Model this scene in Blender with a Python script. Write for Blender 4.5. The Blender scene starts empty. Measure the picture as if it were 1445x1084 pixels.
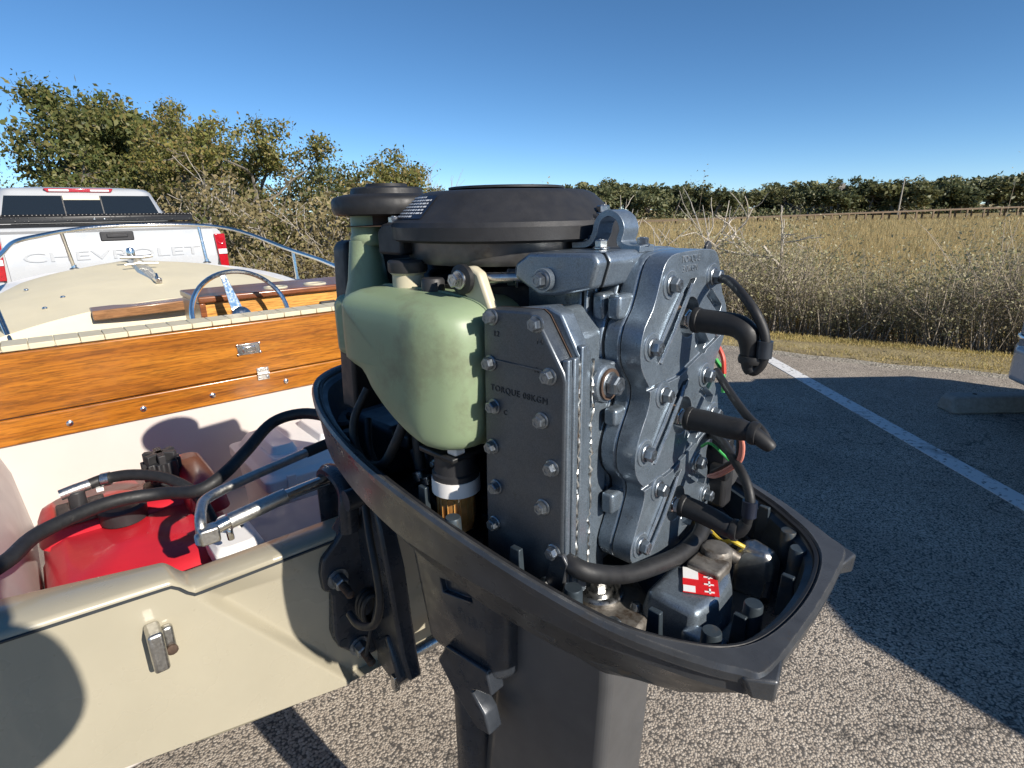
import bpy, bmesh, math, random
import numpy as np
from mathutils import Vector, Matrix, Quaternion
random.seed(7); rng = np.random.default_rng(11)
sc = bpy.context.scene
COL = sc.collection
R = math.radians
# ---------------------------------------------------------------- camera
cam_d = bpy.data.cameras.new('camera'); cam = bpy.data.objects.new('camera', cam_d); COL.objects.link(cam)
cam_d.sensor_width = 36.0; cam_d.lens = 19.93; cam_d.clip_start = .02; cam_d.clip_end = 3000
pitch = math.atan(243/800); roll = R(1.0)
Fv = Vector((0, math.cos(pitch), -math.sin(pitch))); R0 = Vector((1, 0, 0)); U0 = Vector((0, math.sin(pitch), math.cos(pitch)))
Rv = R0*math.cos(roll) - U0*math.sin(roll); Uv = U0*math.cos(roll) + R0*math.sin(roll)
cam.matrix_world = Matrix(((Rv.x, Uv.x, -Fv.x, 0), (Rv.y, Uv.y, -Fv.y, 0), (Rv.z, Uv.z, -Fv.z, 1.6), (0, 0, 0, 1)))
sc.camera = cam
# ---------------------------------------------------------------- sky and sun
SUN_AZ, SUN_EL = R(131.5), R(29)
w = bpy.data.worlds.new('World'); sc.world = w; w.use_nodes = True
nt = w.node_tree; bg = nt.nodes['Background']; sky = nt.nodes.new('ShaderNodeTexSky')
sky.sky_type = 'NISHITA'; sky.sun_disc = False; sky.sun_elevation = SUN_EL; sky.sun_rotation = SUN_AZ
sky.air_density = .55; sky.dust_density = 0; sky.ozone_density = 4; sky.altitude = 0
hs = nt.nodes.new('ShaderNodeHueSaturation'); hs.inputs['Hue'].default_value = .494; hs.inputs['Saturation'].default_value = 1.1
nt.links.new(sky.outputs[0], hs.inputs['Color']); nt.links.new(hs.outputs[0], bg.inputs[0]); bg.inputs[1].default_value = 0.104
sd = bpy.data.lights.new('sun', 'SUN'); sun = bpy.data.objects.new('sun', sd); COL.objects.link(sun)
sd.energy = 5.0; sd.angle = R(.53); sd.color = (1, .93, .83)
Sdir = Vector((math.sin(SUN_AZ)*math.cos(SUN_EL), math.cos(SUN_AZ)*math.cos(SUN_EL), math.sin(SUN_EL)))
sun.rotation_euler = Sdir.to_track_quat('Z', 'Y').to_euler(); sun.location = (8, -8, 12)
vs = sc.view_settings; vs.view_transform = 'Standard'; vs.look = 'None'; vs.gamma = 1; vs.exposure = 0.46; vs.use_curve_mapping = False
sc.cycles.max_bounces = 6; sc.cycles.transparent_max_bounces = 8

# ---------------------------------------------------------------- helpers
def catmull(P, n=6):
    P = [Vector(p) for p in P]
    if len(P) < 3: return P
    out = []
    Q = [P[0]*2-P[1]] + P + [P[-1]*2-P[-2]]
    for i in range(1, len(Q)-2):
        p0, p1, p2, p3 = Q[i-1:i+3]
        for k in range(n):
            t = k/n
            out.append(.5*((2*p1) + (p2-p0)*t + (2*p0-5*p1+4*p2-p3)*t*t + (3*p1-p0-3*p2+p3)*t**3))
    out.append(P[-1]); return out

class MB:
    def __init__(s, M=None): s.v = []; s.f = []; s.M = M
    def add(s, vs_, fs):
        o = len(s.v); s.v += [tuple(x) for x in vs_]; s.f += [tuple(i+o for i in q) for q in fs]; return s
    def box(s, lo, hi, rot=None, top=None):
        (x0, y0, z0), (x1, y1, z1) = lo, hi
        P = [Vector(q) for q in ((x0,y0,z0),(x1,y0,z0),(x1,y1,z0),(x0,y1,z0),(x0,y0,z1),(x1,y0,z1),(x1,y1,z1),(x0,y1,z1))]
        c = sum(P, Vector())/8
        if top:
            for i in range(4, 8): P[i] = Vector((c.x+(P[i].x-c.x)*top[0], c.y+(P[i].y-c.y)*top[1], P[i].z))
        if rot is not None: P = [c+rot@(q-c) for q in P]
        return s.add(P, [(0,3,2,1),(4,5,6,7),(0,1,5,4),(1,2,6,5),(2,3,7,6),(3,0,4,7)])
    def prism(s, pts, lo, hi, axis):
        n = len(pts)
        def m(u, v_, h):
            return {'x': (h, u, v_), 'y': (u, h, v_), 'z': (u, v_, h)}[axis]
        V = [m(u, v_, lo) for u, v_ in pts] + [m(u, v_, hi) for u, v_ in pts]
        ar = sum(pts[i][0]*pts[(i+1) % n][1]-pts[(i+1) % n][0]*pts[i][1] for i in range(n))
        F_ = [tuple(range(n-1, -1, -1)), tuple(range(n, 2*n))] + [(i, (i+1) % n, n+(i+1) % n, n+i) for i in range(n)]
        if (ar < 0) != (axis == 'y'): F_ = [q[::-1] for q in F_]
        return s.add(V, F_)
    def loft(s, rings, cap0=True, cap1=True, closed=True):
        n = len(rings[0]); V = [p for r_ in rings for p in r_]; F_ = []
        for k in range(len(rings)-1):
            for i in range(n if closed else n-1):
                j = (i+1) % n; F_.append((k*n+i, k*n+j, (k+1)*n+j, (k+1)*n+i))
        if cap0: F_.append(tuple(range(n-1, -1, -1)))
        if cap1: F_.append(tuple(range((len(rings)-1)*n, len(rings)*n)))
        return s.add(V, F_)
    def tube(s, path, r, n=10, smooth=0, caps=True, flat=1.0):
        if smooth:
            m = len(path); path2 = catmull(path, smooth)
            if not isinstance(r, (int, float)):
                r = [r[min(int(i/smooth), m-1)]*(1-(i/smooth) % 1)+r[min(int(i/smooth)+1, m-1)]*((i/smooth) % 1) for i in range(len(path2))]
            path = path2
        P = [Vector(p) for p in path]; m = len(P)
        if isinstance(r, (int, float)): r = [r]*m
        T = [(P[min(i+1, m-1)]-P[max(i-1, 0)]).normalized() for i in range(m)]
        up = Vector((0, 0, 1)) if abs(T[0].z) < .9 else Vector((1, 0, 0))
        N = (up-T[0]*up.dot(T[0])).normalized(); rings = []
        for i in range(m):
            if i: N = (N-T[i]*N.dot(T[i])).normalized()
            Bn = T[i].cross(N)
            rings.append([P[i]+(N*math.cos(2*math.pi*k/n)*flat+Bn*math.sin(2*math.pi*k/n))*r[i] for k in range(n)])
        return s.loft(rings, caps, caps)
    def lathe(s, prof, c=(0,0,0), axis=(0,0,1), n=24):
        c = Vector(c); q = Vector((0,0,1)).rotation_difference(Vector(axis).normalized())
        rings = [[c+q@Vector((r*math.cos(2*math.pi*k/n), r*math.sin(2*math.pi*k/n), h)) for k in range(n)] for r, h in prof]
        return s.loft(rings)
    def grid(s, P):   # P[i][j] points
        n, m = len(P), len(P[0])
        return s.add([p for r_ in P for p in r_], [(i*m+j, i*m+j+1, (i+1)*m+j+1, (i+1)*m+j) for i in range(n-1) for j in range(m-1)])
    def mesh(s, name, smooth=38):
        me = bpy.data.meshes.new(name)
        V = s.v if s.M is None else [tuple(s.M@Vector(p)) for p in s.v]
        me.from_pydata(V, [], s.f); 
        bm = bmesh.new(); bm.from_mesh(me); bmesh.ops.recalc_face_normals(bm, faces=bm.faces); bm.to_mesh(me); bm.free()
        if smooth:
            me.polygons.foreach_set('use_smooth', [True]*len(me.polygons)); me.set_sharp_from_angle(angle=R(smooth))
        me.update(); return me
    def build(s, name, mat, parent=None, bevel=0, seg=2, smooth=38, **kw):
        return link(name, s.mesh(name, smooth), mat, parent, bevel, seg, **kw)

def link(name, me, mat, parent=None, bevel=0, seg=2, label=None, subd=0):
    o = bpy.data.objects.new(name, me); COL.objects.link(o)
    if mat is not None and not me.materials: me.materials.append(mat)
    if parent is not None: o.parent = parent
    if bevel:
        b = o.modifiers.new('bevel', 'BEVEL'); b.width = bevel; b.segments = seg; b.limit_method = 'ANGLE'; b.angle_limit = R(30); b.harden_normals = False
    if subd:
        b = o.modifiers.new('sub', 'SUBSURF'); b.levels = subd; b.render_levels = subd
    if label: o['label'] = label
    return o
def tag(o, label, cat, group=None, kind=None):
    if label: o['label'] = label
    if cat: o['category'] = cat
    if group: o['group'] = group
    if kind: o['kind'] = kind
    return o
def empty(name, loc, rz=0):
    o = bpy.data.objects.new(name, None); COL.objects.link(o); o.location = loc; o.rotation_euler = (0, 0, rz); o.empty_display_size = .1; return o
def inst(name, me, parent, M):
    o = bpy.data.objects.new(name, me); COL.objects.link(o)
    if parent is not None: o.parent = parent
    o.matrix_local = M; return o
def copy_tree(o, parent=None):
    c = o.copy(); COL.objects.link(c); c.parent = parent
    for ch in o.children: copy_tree(ch, c)
    return c
def cut(o, cutters):
    """subtract MB shapes from a mesh object at build time"""
    tmp = []
    for mb in cutters:
        c = bpy.data.objects.new('cutter', mb.mesh('cutter', 0)); COL.objects.link(c); tmp.append(c)
        m = o.modifiers.new('b', 'BOOLEAN'); m.object = c; m.operation = 'DIFFERENCE'; m.solver = 'EXACT'
        c.matrix_world = o.matrix_world
        c.parent = o.parent
    bpy.context.view_layer.update()
    ev = o.evaluated_get(bpy.context.evaluated_depsgraph_get()); me = bpy.data.meshes.new_from_object(ev)
    o.modifiers.clear(); o.data = me
    me.polygons.foreach_set('use_smooth', [True]*len(me.polygons)); me.set_sharp_from_angle(angle=R(30))
    for c in tmp: bpy.data.objects.remove(c)
def text_mesh(s, size, extrude=0, align='CENTER', sx=1.0, spacing=1.0):
    cu = bpy.data.curves.new('lettering', 'FONT'); cu.body = s; cu.size = size; cu.extrude = extrude; cu.align_x = align; cu.space_character = spacing
    cu.resolution_u = 3
    o = bpy.data.objects.new('lettering', cu); COL.objects.link(o); bpy.context.view_layer.update()
    me = bpy.data.meshes.new_from_object(o.evaluated_get(bpy.context.evaluated_depsgraph_get())); bpy.data.objects.remove(o)
    if sx != 1:
        for v in me.vertices: v.co.x *= sx
    return me
def raw_mesh(name, V, F_, mat, smooth=False):
    """V (n,3) array, F_ (m,k) array -> mesh quickly"""
    me = bpy.data.meshes.new(name); k = F_.shape[1]
    me.vertices.add(len(V)); me.vertices.foreach_set('co', np.ascontiguousarray(V, dtype=np.float32).ravel())
    me.loops.add(F_.size); me.loops.foreach_set('vertex_index', np.ascontiguousarray(F_, dtype=np.int32).ravel())
    me.polygons.add(len(F_)); me.polygons.foreach_set('loop_start', np.arange(0, F_.size, k, dtype=np.int32))
    me.update(calc_edges=True); me.materials.append(mat)
    if smooth: me.polygons.foreach_set('use_smooth', [True]*len(F_))
    return me

# ---------------------------------------------------------------- materials
class NM:
    def __init__(s, name):
        s.m = bpy.data.materials.new(name); s.m.use_nodes = True; s.t = s.m.node_tree; s.b = s.t.nodes['Principled BSDF']
        s.tc = s.t.nodes.new('ShaderNodeTexCoord')
    def n(s, typ, **kw):
        q = s.t.nodes.new('ShaderNode'+typ)
        for k, v in kw.items():
            if k in q.inputs.keys() if isinstance(k, str) else False: pass
            setattr(q, k, v)
        return q
    def l(s, a, b): s.t.links.new(a, b)
    def noise(s, scale, detail=3, rough=.5, vec=None, stretch=None, coord='Object'):
        q = s.n('TexNoise'); q.inputs['Scale'].default_value = scale; q.inputs['Detail'].default_value = detail; q.inputs['Roughness'].default_value = rough
        v = vec if vec is not None else s.tc.outputs[coord]
        if stretch:
            mp = s.n('Mapping'); mp.inputs['Scale'].default_value = stretch; s.l(v, mp.inputs[0]); v = mp.outputs[0]
        s.l(v, q.inputs['Vector']); return q.outputs['Fac']
    def vor(s, scale, feature='F1', out='Distance', coord='Object', rnd=1):
        q = s.n('TexVoronoi'); q.feature = feature; q.inputs['Scale'].default_value = scale; q.inputs['Randomness'].default_value = rnd
        s.l(s.tc.outputs[coord], q.inputs['Vector']); return q.outputs[out]
    def ramp(s, fac, stops, interp='LINEAR'):
        q = s.n('ValToRGB'); e = q.color_ramp.elements; q.color_ramp.interpolation = interp
        while len(e) < len(stops): e.new(.5)
        for i, (p, c) in enumerate(stops):
            e[i].position = p; e[i].color = (*(c if hasattr(c, '__len__') else (c, c, c)), 1)
        s.l(fac, q.inputs[0]); return q.outputs[0]
    def mix(s, fac, a, b, mode='MIX'):
        q = s.n('Mix'); q.data_type = 'RGBA'; q.blend_type = mode
        for i, x in ((0, fac), (6, a), (7, b)):
            if hasattr(x, 'is_output'): s.l(x, q.inputs[i])
            elif i == 0: q.inputs[0].default_value = x
            else: q.inputs[i].default_value = (*x, 1)
        return q.outputs[2]
    def math(s, op, a, b=0):
        q = s.n('Math'); q.operation = op
        for i, x in ((0, a), (1, b)):
            if hasattr(x, 'is_output'): s.l(x, q.inputs[i])
            else: q.inputs[i].default_value = x
        return q.outputs[0]
    def bump(s, hgt, strength=.3, dist=.01):
        q = s.n('Bump'); q.inputs['Strength'].default_value = strength; q.inputs['Distance'].default_value = dist
        s.l(hgt, q.inputs['Height']); s.l(q.outputs[0], s.b.inputs['Normal']); return q
    def island(s):
        g = s.n('NewGeometry'); return g.outputs['Random Per Island']
    def set(s, **kw):
        names = {'col': 'Base Color', 'rough': 'Roughness', 'metal': 'Metallic', 'coat': 'Coat Weight', 'coatr': 'Coat Roughness', 'spec': 'Specular IOR Level', 'trans': 'Transmission Weight', 'sss': 'Subsurface Weight', 'ior': 'IOR', 'alpha': 'Alpha'}
        for k, v in kw.items():
            i = s.b.inputs[names[k]]
            if hasattr(v, 'is_output'): s.l(v, i)
            elif k == 'col': i.default_value = (*v, 1)
            else: i.default_value = v
        return s
M = {}
def simple(key, col, rough=.5, metal=0, coat=0, var=.12, scale=30, bump=0, bscale=200, bdist=.001, dirt=None, **kw):
    a = NM(key); n = a.noise(scale, 5, .6)
    c = a.ramp(n, [(.25, tuple(x*(1-var) for x in col)), (.75, tuple(min(1, x*(1+var)) for x in col))])
    if dirt:
        dn = a.ramp(a.noise(dirt[1], 7, .7), [(dirt[2], 0), (min(1, dirt[2]+.15), 1)]); c = a.mix(dn, c, dirt[0])
    a.set(col=c, rough=rough, metal=metal, coat=coat, **kw)
    rr = a.ramp(a.noise(scale*2.3, 4), [(.3, max(0, rough-.08)), (.7, min(1, rough+.1))]); a.set(rough=rr)
    if bump: a.bump(a.noise(bscale, 3), bump, bdist)
    M[key] = a.m; return a
# engine paint: blue grey metallic with flake
def paint(key, col, flake=.5, rough=.36, dirty=.62):
    a = NM(key); v = a.vor(900, 'F1', 'Color')
    fl = a.ramp(v, [(.0, .55), (1, 1.55)])
    base = a.ramp(a.noise(14, 4), [(.3, tuple(x*.85 for x in col)), (.7, tuple(x*1.12 for x in col))])
    c = a.mix(flake, base, fl, 'MULTIPLY')
    dn = a.ramp(a.noise(22, 8, .72), [(dirty, 0), (dirty+.16, 1)]); c = a.mix(dn, c, (.035, .03, .024))
    a.set(col=c, metal=.62, rough=a.ramp(a.noise(60, 5), [(.3, rough-.06), (.7, rough+.12)]), coat=.25, coatr=.25)
    a.bump(a.noise(480, 2), .12, .0006); M[key] = a.m
paint('blue', (.20, .245, .292), .5, .31, .62); paint('blue_shaded', (.095, .11, .128), .4, .36, .64)  # second: same paint darkened, the port cover's shade put into its colour
simple('pan', (.062, .065, .070), .30, .3, var=.3, scale=18, bump=.15, bscale=420, bdist=.0006, dirt=((.075, .062, .048), 26, .60))
simple('pan_in', (.045, .060, .072), .42, .35, var=.35, scale=24, bump=.25, bscale=160, bdist=.001, dirt=((.11, .088, .062), 32, .56))
simple('leg', (.098, .099, .102), .36, .3, var=.18, scale=9, bump=.08, bscale=500, bdist=.0004, dirt=((.15, .145, .135), 7, .70))
simple('bracket', (.036, .042, .052), .30, .2, var=.3, scale=22, bump=.12, bscale=260, bdist=.0008, dirt=((.06, .056, .05), 30, .62))
simple('black_plastic', (.023, .023, .025), .52, 0, var=.25, scale=25, bump=.35, bscale=750, bdist=.0006, dirt=((.07, .062, .052), 14, .70))
simple('rubber', (.014, .014, .015), .55, 0, var=.3, scale=60, bump=.12, bscale=300, bdist=.0005, dirt=((.07, .065, .058), 45, .66))
simple('dark_metal', (.03, .031, .033), .45, .5, var=.4, scale=40, bump=.2, bscale=200, bdist=.001)
simple('zinc', (.52, .52, .51), .30, 1, var=.2, scale=80, dirt=((.16, .12, .08), 120, .60))
simple('bolt', (.26, .29, .32), .34, .9, var=.25, scale=90, dirt=((.10, .085, .07), 150, .58))
simple('chrome', (.82, .78, .72), .17, 1, var=.05, scale=60)
simple('alloy', (.55, .54, .51), .36, 1, var=.15, scale=90, bump=.1, bscale=600, bdist=.0004, dirt=((.25, .21, .16), 60, .62))
simple('grimy', (.20, .185, .165), .55, .6, var=.4, scale=40, bump=.35, bscale=220, bdist=.001, dirt=((.07, .05, .035), 38, .50))
simple('flywheel', (.17, .165, .16), .42, .8, var=.3, scale=30, dirt=((.07, .04, .03), 24, .60))
simple('rust', (.085, .055, .04), .8, .3, var=.5, scale=60, bump=.4, bscale=250, bdist=.001)
simple('cream', (.375, .342, .258), .30, 0, coat=.35, var=.05, scale=5, bump=.03, bscale=30, bdist=.001, dirt=((.26, .238, .185), 9, .64))
simple('liner', (.58, .52, .48), .42, 0, var=.04, scale=6, dirt=((.55, .46, .40), 16, .66))
simple('deck_cream', (.68, .61, .44), .62, 0, var=.05, scale=5, dirt=((.56, .51, .39), 9, .66), spec=.12)
simple('vinyl', (.60, .53, .37), .5, 0, var=.08, scale=30, bump=.2, bscale=300, bdist=.001)
simple('red', (.52, .018, .028), .34, 0, coat=.2, var=.14, scale=8, bump=.22, bscale=150, bdist=.0012, dirt=((.36, .06, .05), 70, .74))
simple('white_plastic', (.80, .78, .75), .42, 0, var=.05, scale=12)
simple('driftwood', (.55, .49, .41), .9, 0, var=.2, scale=10)
simple('white_car', (.45, .46, .47), .25, 0, coat=.6, var=.02, scale=4)
simple('ivory', (.52, .47, .34), .4, 0, var=.08, scale=40)
simple('label_navy', (.012, .016, .03), .35)
simple('ink_white', (.80, .80, .78), .5, var=.05)
simple('ink_black', (.03, .035, .04), .6, var=.05)
simple('label_red', (.62, .015, .02), .35, var=.15, scale=150)
simple('gold', (.45, .33, .06), .4, var=.2, scale=200)
simple('wire_green', (.06, .42, .10), .4); simple('wire_pink', (.62, .22, .16), .4); simple('wire_yellow', (.62, .45, .05), .4); simple('wire_red', (.55, .06, .03), .4)
simple('lamp_red', (.40, .006, .012), .12, 0, coat=1, var=.2, scale=40)
simple('lamp_clear', (.75, .75, .75), .1, 0, coat=1, var=.1, scale=50)
simple('concrete', (.31, .285, .25), .85, 0, var=.25, scale=30, bump=.5, bscale=90, bdist=.003, dirt=((.09, .085, .075), 14, .60))
simple('weathered_wood', (.19, .135, .085), .85, 0, var=.3, scale=3)
simple('pole_wood', (.34, .31, .27), .85, 0, var=.2, scale=6)
simple('bark', (.17, .15, .125), .9, 0, var=.35, scale=12, bump=.5, bscale=50, bdist=.01)
simple('bark_pale', (.38, .34, .29), .9, 0, var=.3, scale=14)
simple('house_wall', (.72, .71, .68), .7, var=.06, scale=1); simple('house_roof', (.18, .17, .16), .8)
simple('tyre', (.018, .018, .018), .75, var=.3, scale=30); simple('wheel_metal', (.5, .5, .51), .3, .9)
simple('skin', (.55, .34, .26), .5); simple('shirt', (.06, .09, .15), .85); simple('jeans', (.05, .07, .12), .85); a = NM('clothes'); sp_ = a.n('SeparateXYZ'); a.l(a.tc.outputs['Object'], sp_.inputs[0]); a.set(col=a.mix(a.ramp(sp_.outputs[2], [(.5, 0), (.501, 1)], 'CONSTANT'), (.05, .07, .12), (.06, .09, .15)), rough=.85); M['clothes'] = a.m
simple('hair', (.06, .04, .03), .6); simple('shoe', (.05, .045, .04), .6)
simple('well_grey', (.30, .32, .33), .4, var=.1, scale=12, dirt=((.20, .20, .19), 14, .6))
simple('galv', (.42, .43, .44), .42, .8, var=.15, scale=20)
def edge_wear(key, col, rad=.0025, lo=.02, hi=.22, thr=.44):
    m = M[key]; t = m.node_tree; b = t.nodes['Principled BSDF']; src = b.inputs['Base Color'].links[0].from_socket
    bv = t.nodes.new('ShaderNodeBevel'); bv.samples = 4; bv.inputs['Radius'].default_value = rad; g = t.nodes.new('ShaderNodeNewGeometry')
    dt = t.nodes.new('ShaderNodeVectorMath'); dt.operation = 'DOT_PRODUCT'; t.links.new(bv.outputs[0], dt.inputs[0]); t.links.new(g.outputs['True Normal'], dt.inputs[1])
    iv = t.nodes.new('ShaderNodeMath'); iv.operation = 'SUBTRACT'; iv.inputs[0].default_value = 1; t.links.new(dt.outputs['Value'], iv.inputs[1])
    r = t.nodes.new('ShaderNodeValToRGB'); r.color_ramp.elements[0].position = lo; r.color_ramp.elements[1].position = hi; t.links.new(iv.outputs[0], r.inputs[0])
    n = t.nodes.new('ShaderNodeTexNoise'); n.inputs['Scale'].default_value = 55; n.inputs['Detail'].default_value = 7; n.inputs['Roughness'].default_value = .7
    tc = t.nodes.new('ShaderNodeTexCoord'); t.links.new(tc.outputs['Object'], n.inputs['Vector']); r2 = t.nodes.new('ShaderNodeValToRGB'); r2.color_ramp.elements[0].position = thr; r2.color_ramp.elements[1].position = thr+.16; t.links.new(n.outputs['Fac'], r2.inputs[0])
    mu = t.nodes.new('ShaderNodeMath'); mu.operation = 'MULTIPLY'; t.links.new(r.outputs[0], mu.inputs[0]); t.links.new(r2.outputs[0], mu.inputs[1])
    mx = t.nodes.new('ShaderNodeMix'); mx.data_type = 'RGBA'; t.links.new(mu.outputs[0], mx.inputs[0]); t.links.new(src, mx.inputs[6]); mx.inputs[7].default_value = (*col, 1); t.links.new(mx.outputs[2], b.inputs['Base Color'])
edge_wear('pan', (.20, .19, .175), .003); edge_wear('leg', (.24, .235, .22)); edge_wear('bracket', (.10, .098, .095)); edge_wear('blue', (.62, .64, .66), .0018, .03, .25, .38)
# translucent oil tank plastic
a = NM('tank_green'); c = a.ramp(a.noise(5, 4), [(.25, (.20, .265, .155)), (.75, (.265, .34, .21))])
c = a.mix(a.ramp(a.noise(9, 8, .75), [(.52, 0), (.75, .8)]), c, (.145, .135, .085))
a.set(col=c, rough=.45, sss=.3); a.b.inputs['Subsurface Radius'].default_value = (.02, .025, .015); a.b.inputs['Subsurface Scale'].default_value = .5
a.bump(a.noise(90, 3), .08, .001); M['tank_green'] = a.m
# amber filter bowl
a = NM('amber'); a.set(col=a.ramp(a.noise(60, 3), [(.3, (.36, .15, .04)), (.7, (.52, .25, .08))]), rough=.2, coat=.6, sss=.2); M['amber'] = a.m
# glass
a = NM('dark_glass'); a.set(col=(.012, .016, .02), rough=.03, spec=.7); M['dark_glass'] = a.m
a = NM('light_glass'); a.set(col=(.55, .6, .65), rough=.05, spec=.8, coat=1); M['light_glass'] = a.m
# diamond plate
a = NM('diamond_plate'); a.set(col=(.016, .016, .017), rough=.34, metal=.5)
wv = a.n('TexVoronoi'); wv.inputs['Scale'].default_value = 26; wv.inputs['Randomness'].default_value = .15; a.l(a.tc.outputs['Object'], wv.inputs['Vector'])
a.bump(a.ramp(wv.outputs['Distance'], [(.2, 1), (.45, 0)]), .9, .004); M['diamond_plate'] = a.m
# varnished mahogany, grain along local Y
def wood(key, c0, c1, c2, rough=.16):
    a = NM(key); n1 = a.noise(4, 6, .62, stretch=(8, .5, 10)); n2 = a.noise(30, 7, .72, stretch=(6, .14, 7)); n3 = a.noise(230, 3, .6, stretch=(1, .09, 1))
    c = a.ramp(n1, [(.28, c0), (.5, c1), (.74, c2)])
    c = a.mix(.55, c, a.ramp(n2, [(.36, .40), (.60, 1.15)]), 'MULTIPLY')
    c = a.mix(.5, c, a.ramp(n3, [(.40, .35), (.52, 1.08)]), 'MULTIPLY')
    a.set(col=c, rough=.32, coat=.55, coatr=.16); a.bump(n3, .10, .0008); M[key] = a.m
wood('wood', (.22, .062, .005), (.38, .128, .010), (.52, .20, .020)); wood('wood_dark', (.13, .035, .012), (.24, .075, .022), (.36, .13, .035)); wood('wood_light', (.56, .25, .055), (.70, .34, .08), (.80, .43, .12)); wood('wood_brown', (.20, .09, .035), (.30, .145, .06), (.38, .20, .09))
# foliage: colour differs from leaf to leaf
def foliage(key, cols, trans=.25, rough=.55):
    a = NM(key); c = a.ramp(a.island(), [(i/(len(cols)-1), q) for i, q in enumerate(cols)])
    c = a.mix(.5, c, a.ramp(a.noise(.55, 3), [(.3, .6), (.7, 1.35)]), 'MULTIPLY')
    a.set(col=c, rough=rough); tr = a.n('BsdfTranslucent'); a.l(c, tr.inputs[0]); mx = a.n('MixShader'); mx.inputs[0].default_value = trans
    out = a.t.nodes['Material Output']; a.l(a.b.outputs[0], mx.inputs[1]); a.l(tr.outputs[0], mx.inputs[2]); a.l(mx.outputs[0], out.inputs[0]); M[key] = a.m
foliage('oak_leaf', [(.058, .078, .022), (.10, .122, .034), (.155, .162, .045), (.225, .19, .062)], .35)
foliage('oak_leaf_warm', [(.095, .112, .03), (.16, .168, .042), (.24, .222, .058), (.30, .21, .075)], .35)
foliage('far_leaf', [(.06, .078, .036), (.10, .12, .052), (.14, .152, .064), (.185, .18, .08)], .25)
foliage('far_leaf_pale', [(.085, .10, .042), (.135, .145, .058), (.18, .18, .075), (.22, .205, .09)], .25)
foliage('marsh_blade', [(.36, .265, .12), (.49, .37, .17), (.61, .475, .23), (.47, .375, .185), (.30, .265, .12)], .42, .7)
foliage('scrub_leaf', [(.27, .245, .135), (.38, .335, .195), (.48, .43, .27), (.30, .30, .12), (.54, .48, .33)], .35, .6)
foliage('scrub_stem', [(.20, .17, .13), (.32, .275, .22), (.46, .40, .33)], 0, .9)
foliage('lawn_blade', [(.42, .32, .11), (.56, .44, .17), (.68, .54, .24), (.34, .31, .10), (.50, .40, .14)], .3, .7)
foliage('brush_leaf', [(.15, .12, .05), (.23, .185, .085), (.32, .25, .125), (.13, .135, .04)], .2, .7)
# asphalt with exposed aggregate
a = NM('asphalt'); v1 = a.vor(125, 'F1', 'Color'); d1 = a.vor(125, 'F1', 'Distance')
hsv = a.n('SeparateColor'); a.l(v1, hsv.inputs[0])
st = a.ramp(hsv.outputs[0], [(0, (.31, .26, .21)), (.4, (.42, .36, .29)), (.75, (.50, .435, .355)), (1, (.60, .53, .44))])
tar = a.ramp(a.noise(45, 4), [(.3, (.05, .046, .042)), (.7, (.10, .092, .082))])
c = a.mix(a.ramp(d1, [(.52, 0), (.72, 1)]), st, tar)
c = a.mix(a.ramp(a.noise(.9, 5, .6), [(.3, .0), (.75, .3)]), c, (.24, .205, .17))
wob = a.n('VectorMath'); wob.operation = 'ADD'; nz = a.n('TexNoise'); nz.inputs['Scale'].default_value = 3; nz.inputs['Detail'].default_value = 6; a.l(a.tc.outputs['Object'], nz.inputs['Vector']); a.l(nz.outputs['Color'], wob.inputs[0]); a.l(a.tc.outputs['Object'], wob.inputs[1])
cq = a.n('TexVoronoi'); cq.feature = 'DISTANCE_TO_EDGE'; cq.inputs['Scale'].default_value = .34; a.l(wob.outputs[0], cq.inputs['Vector'])
c = a.mix(a.ramp(cq.outputs['Distance'], [(0, .75), (.006, 0)]), c, (.03, .028, .026))
c = a.mix(a.ramp(a.noise(.5, 6, .65), [(.58, 0), (.72, .55)]), c, (.06, .057, .053))
c = a.mix(.8, c, a.ramp(a.noise(1.6, 5, .65), [(.32, .72), (.68, 1.18)]), 'MULTIPLY')
a.set(col=c, rough=.85); hsum = a.math('ADD', a.math('MULTIPLY', a.ramp(d1, [(.1, 1), (.62, 0)]), 1.0), a.math('MULTIPLY', a.noise(420, 2), .25))
a.bump(hsum, .48, .0045); M['asphalt'] = a.m
# worn road paint
a = NM('road_paint'); n1 = a.noise(26, 6, .65); d1 = a.vor(120, 'F1', 'Distance')
msk = a.math('ADD', a.ramp(n1, [(.56, 0), (.64, .9)]), a.ramp(a.noise(3.2, 6, .7), [(.55, 0), (.68, .7)]))
c = a.mix(msk, (.74, .74, .73), (.12, .115, .105)); a.set(col=c, rough=.7); a.bump(a.ramp(d1, [(.1, 1), (.62, 0)]), .4, .004); M['road_paint'] = a.m
# soil, marsh bed
a = NM('soil'); c = a.ramp(a.noise(3, 7, .7), [(.3, (.18, .14, .075)), (.55, (.30, .24, .12)), (.75, (.42, .34, .17))]); a.set(col=c, rough=.95); a.bump(a.noise(40, 5), .6, .03); M['soil'] = a.m
a = NM('marsh_bed'); c = a.ramp(a.noise(.12, 8, .72), [(.3, (.20, .15, .06)), (.5, (.30, .22, .09)), (.7, (.40, .30, .125))])
a.set(col=c, rough=.95); a.bump(a.noise(2.5, 6, .75), 1, .35); M['marsh_bed'] = a.m
a = NM('gravel'); v1 = a.vor(55, 'F1', 'Color'); s_ = a.n('SeparateColor'); a.l(v1, s_.inputs[0]); c = a.ramp(s_.outputs[0], [(0, (.16, .14, .11)), (1, (.42, .38, .31))]); a.set(col=c, rough=.9); a.bump(a.vor(55), .8, .01); M['gravel'] = a.m
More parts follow.
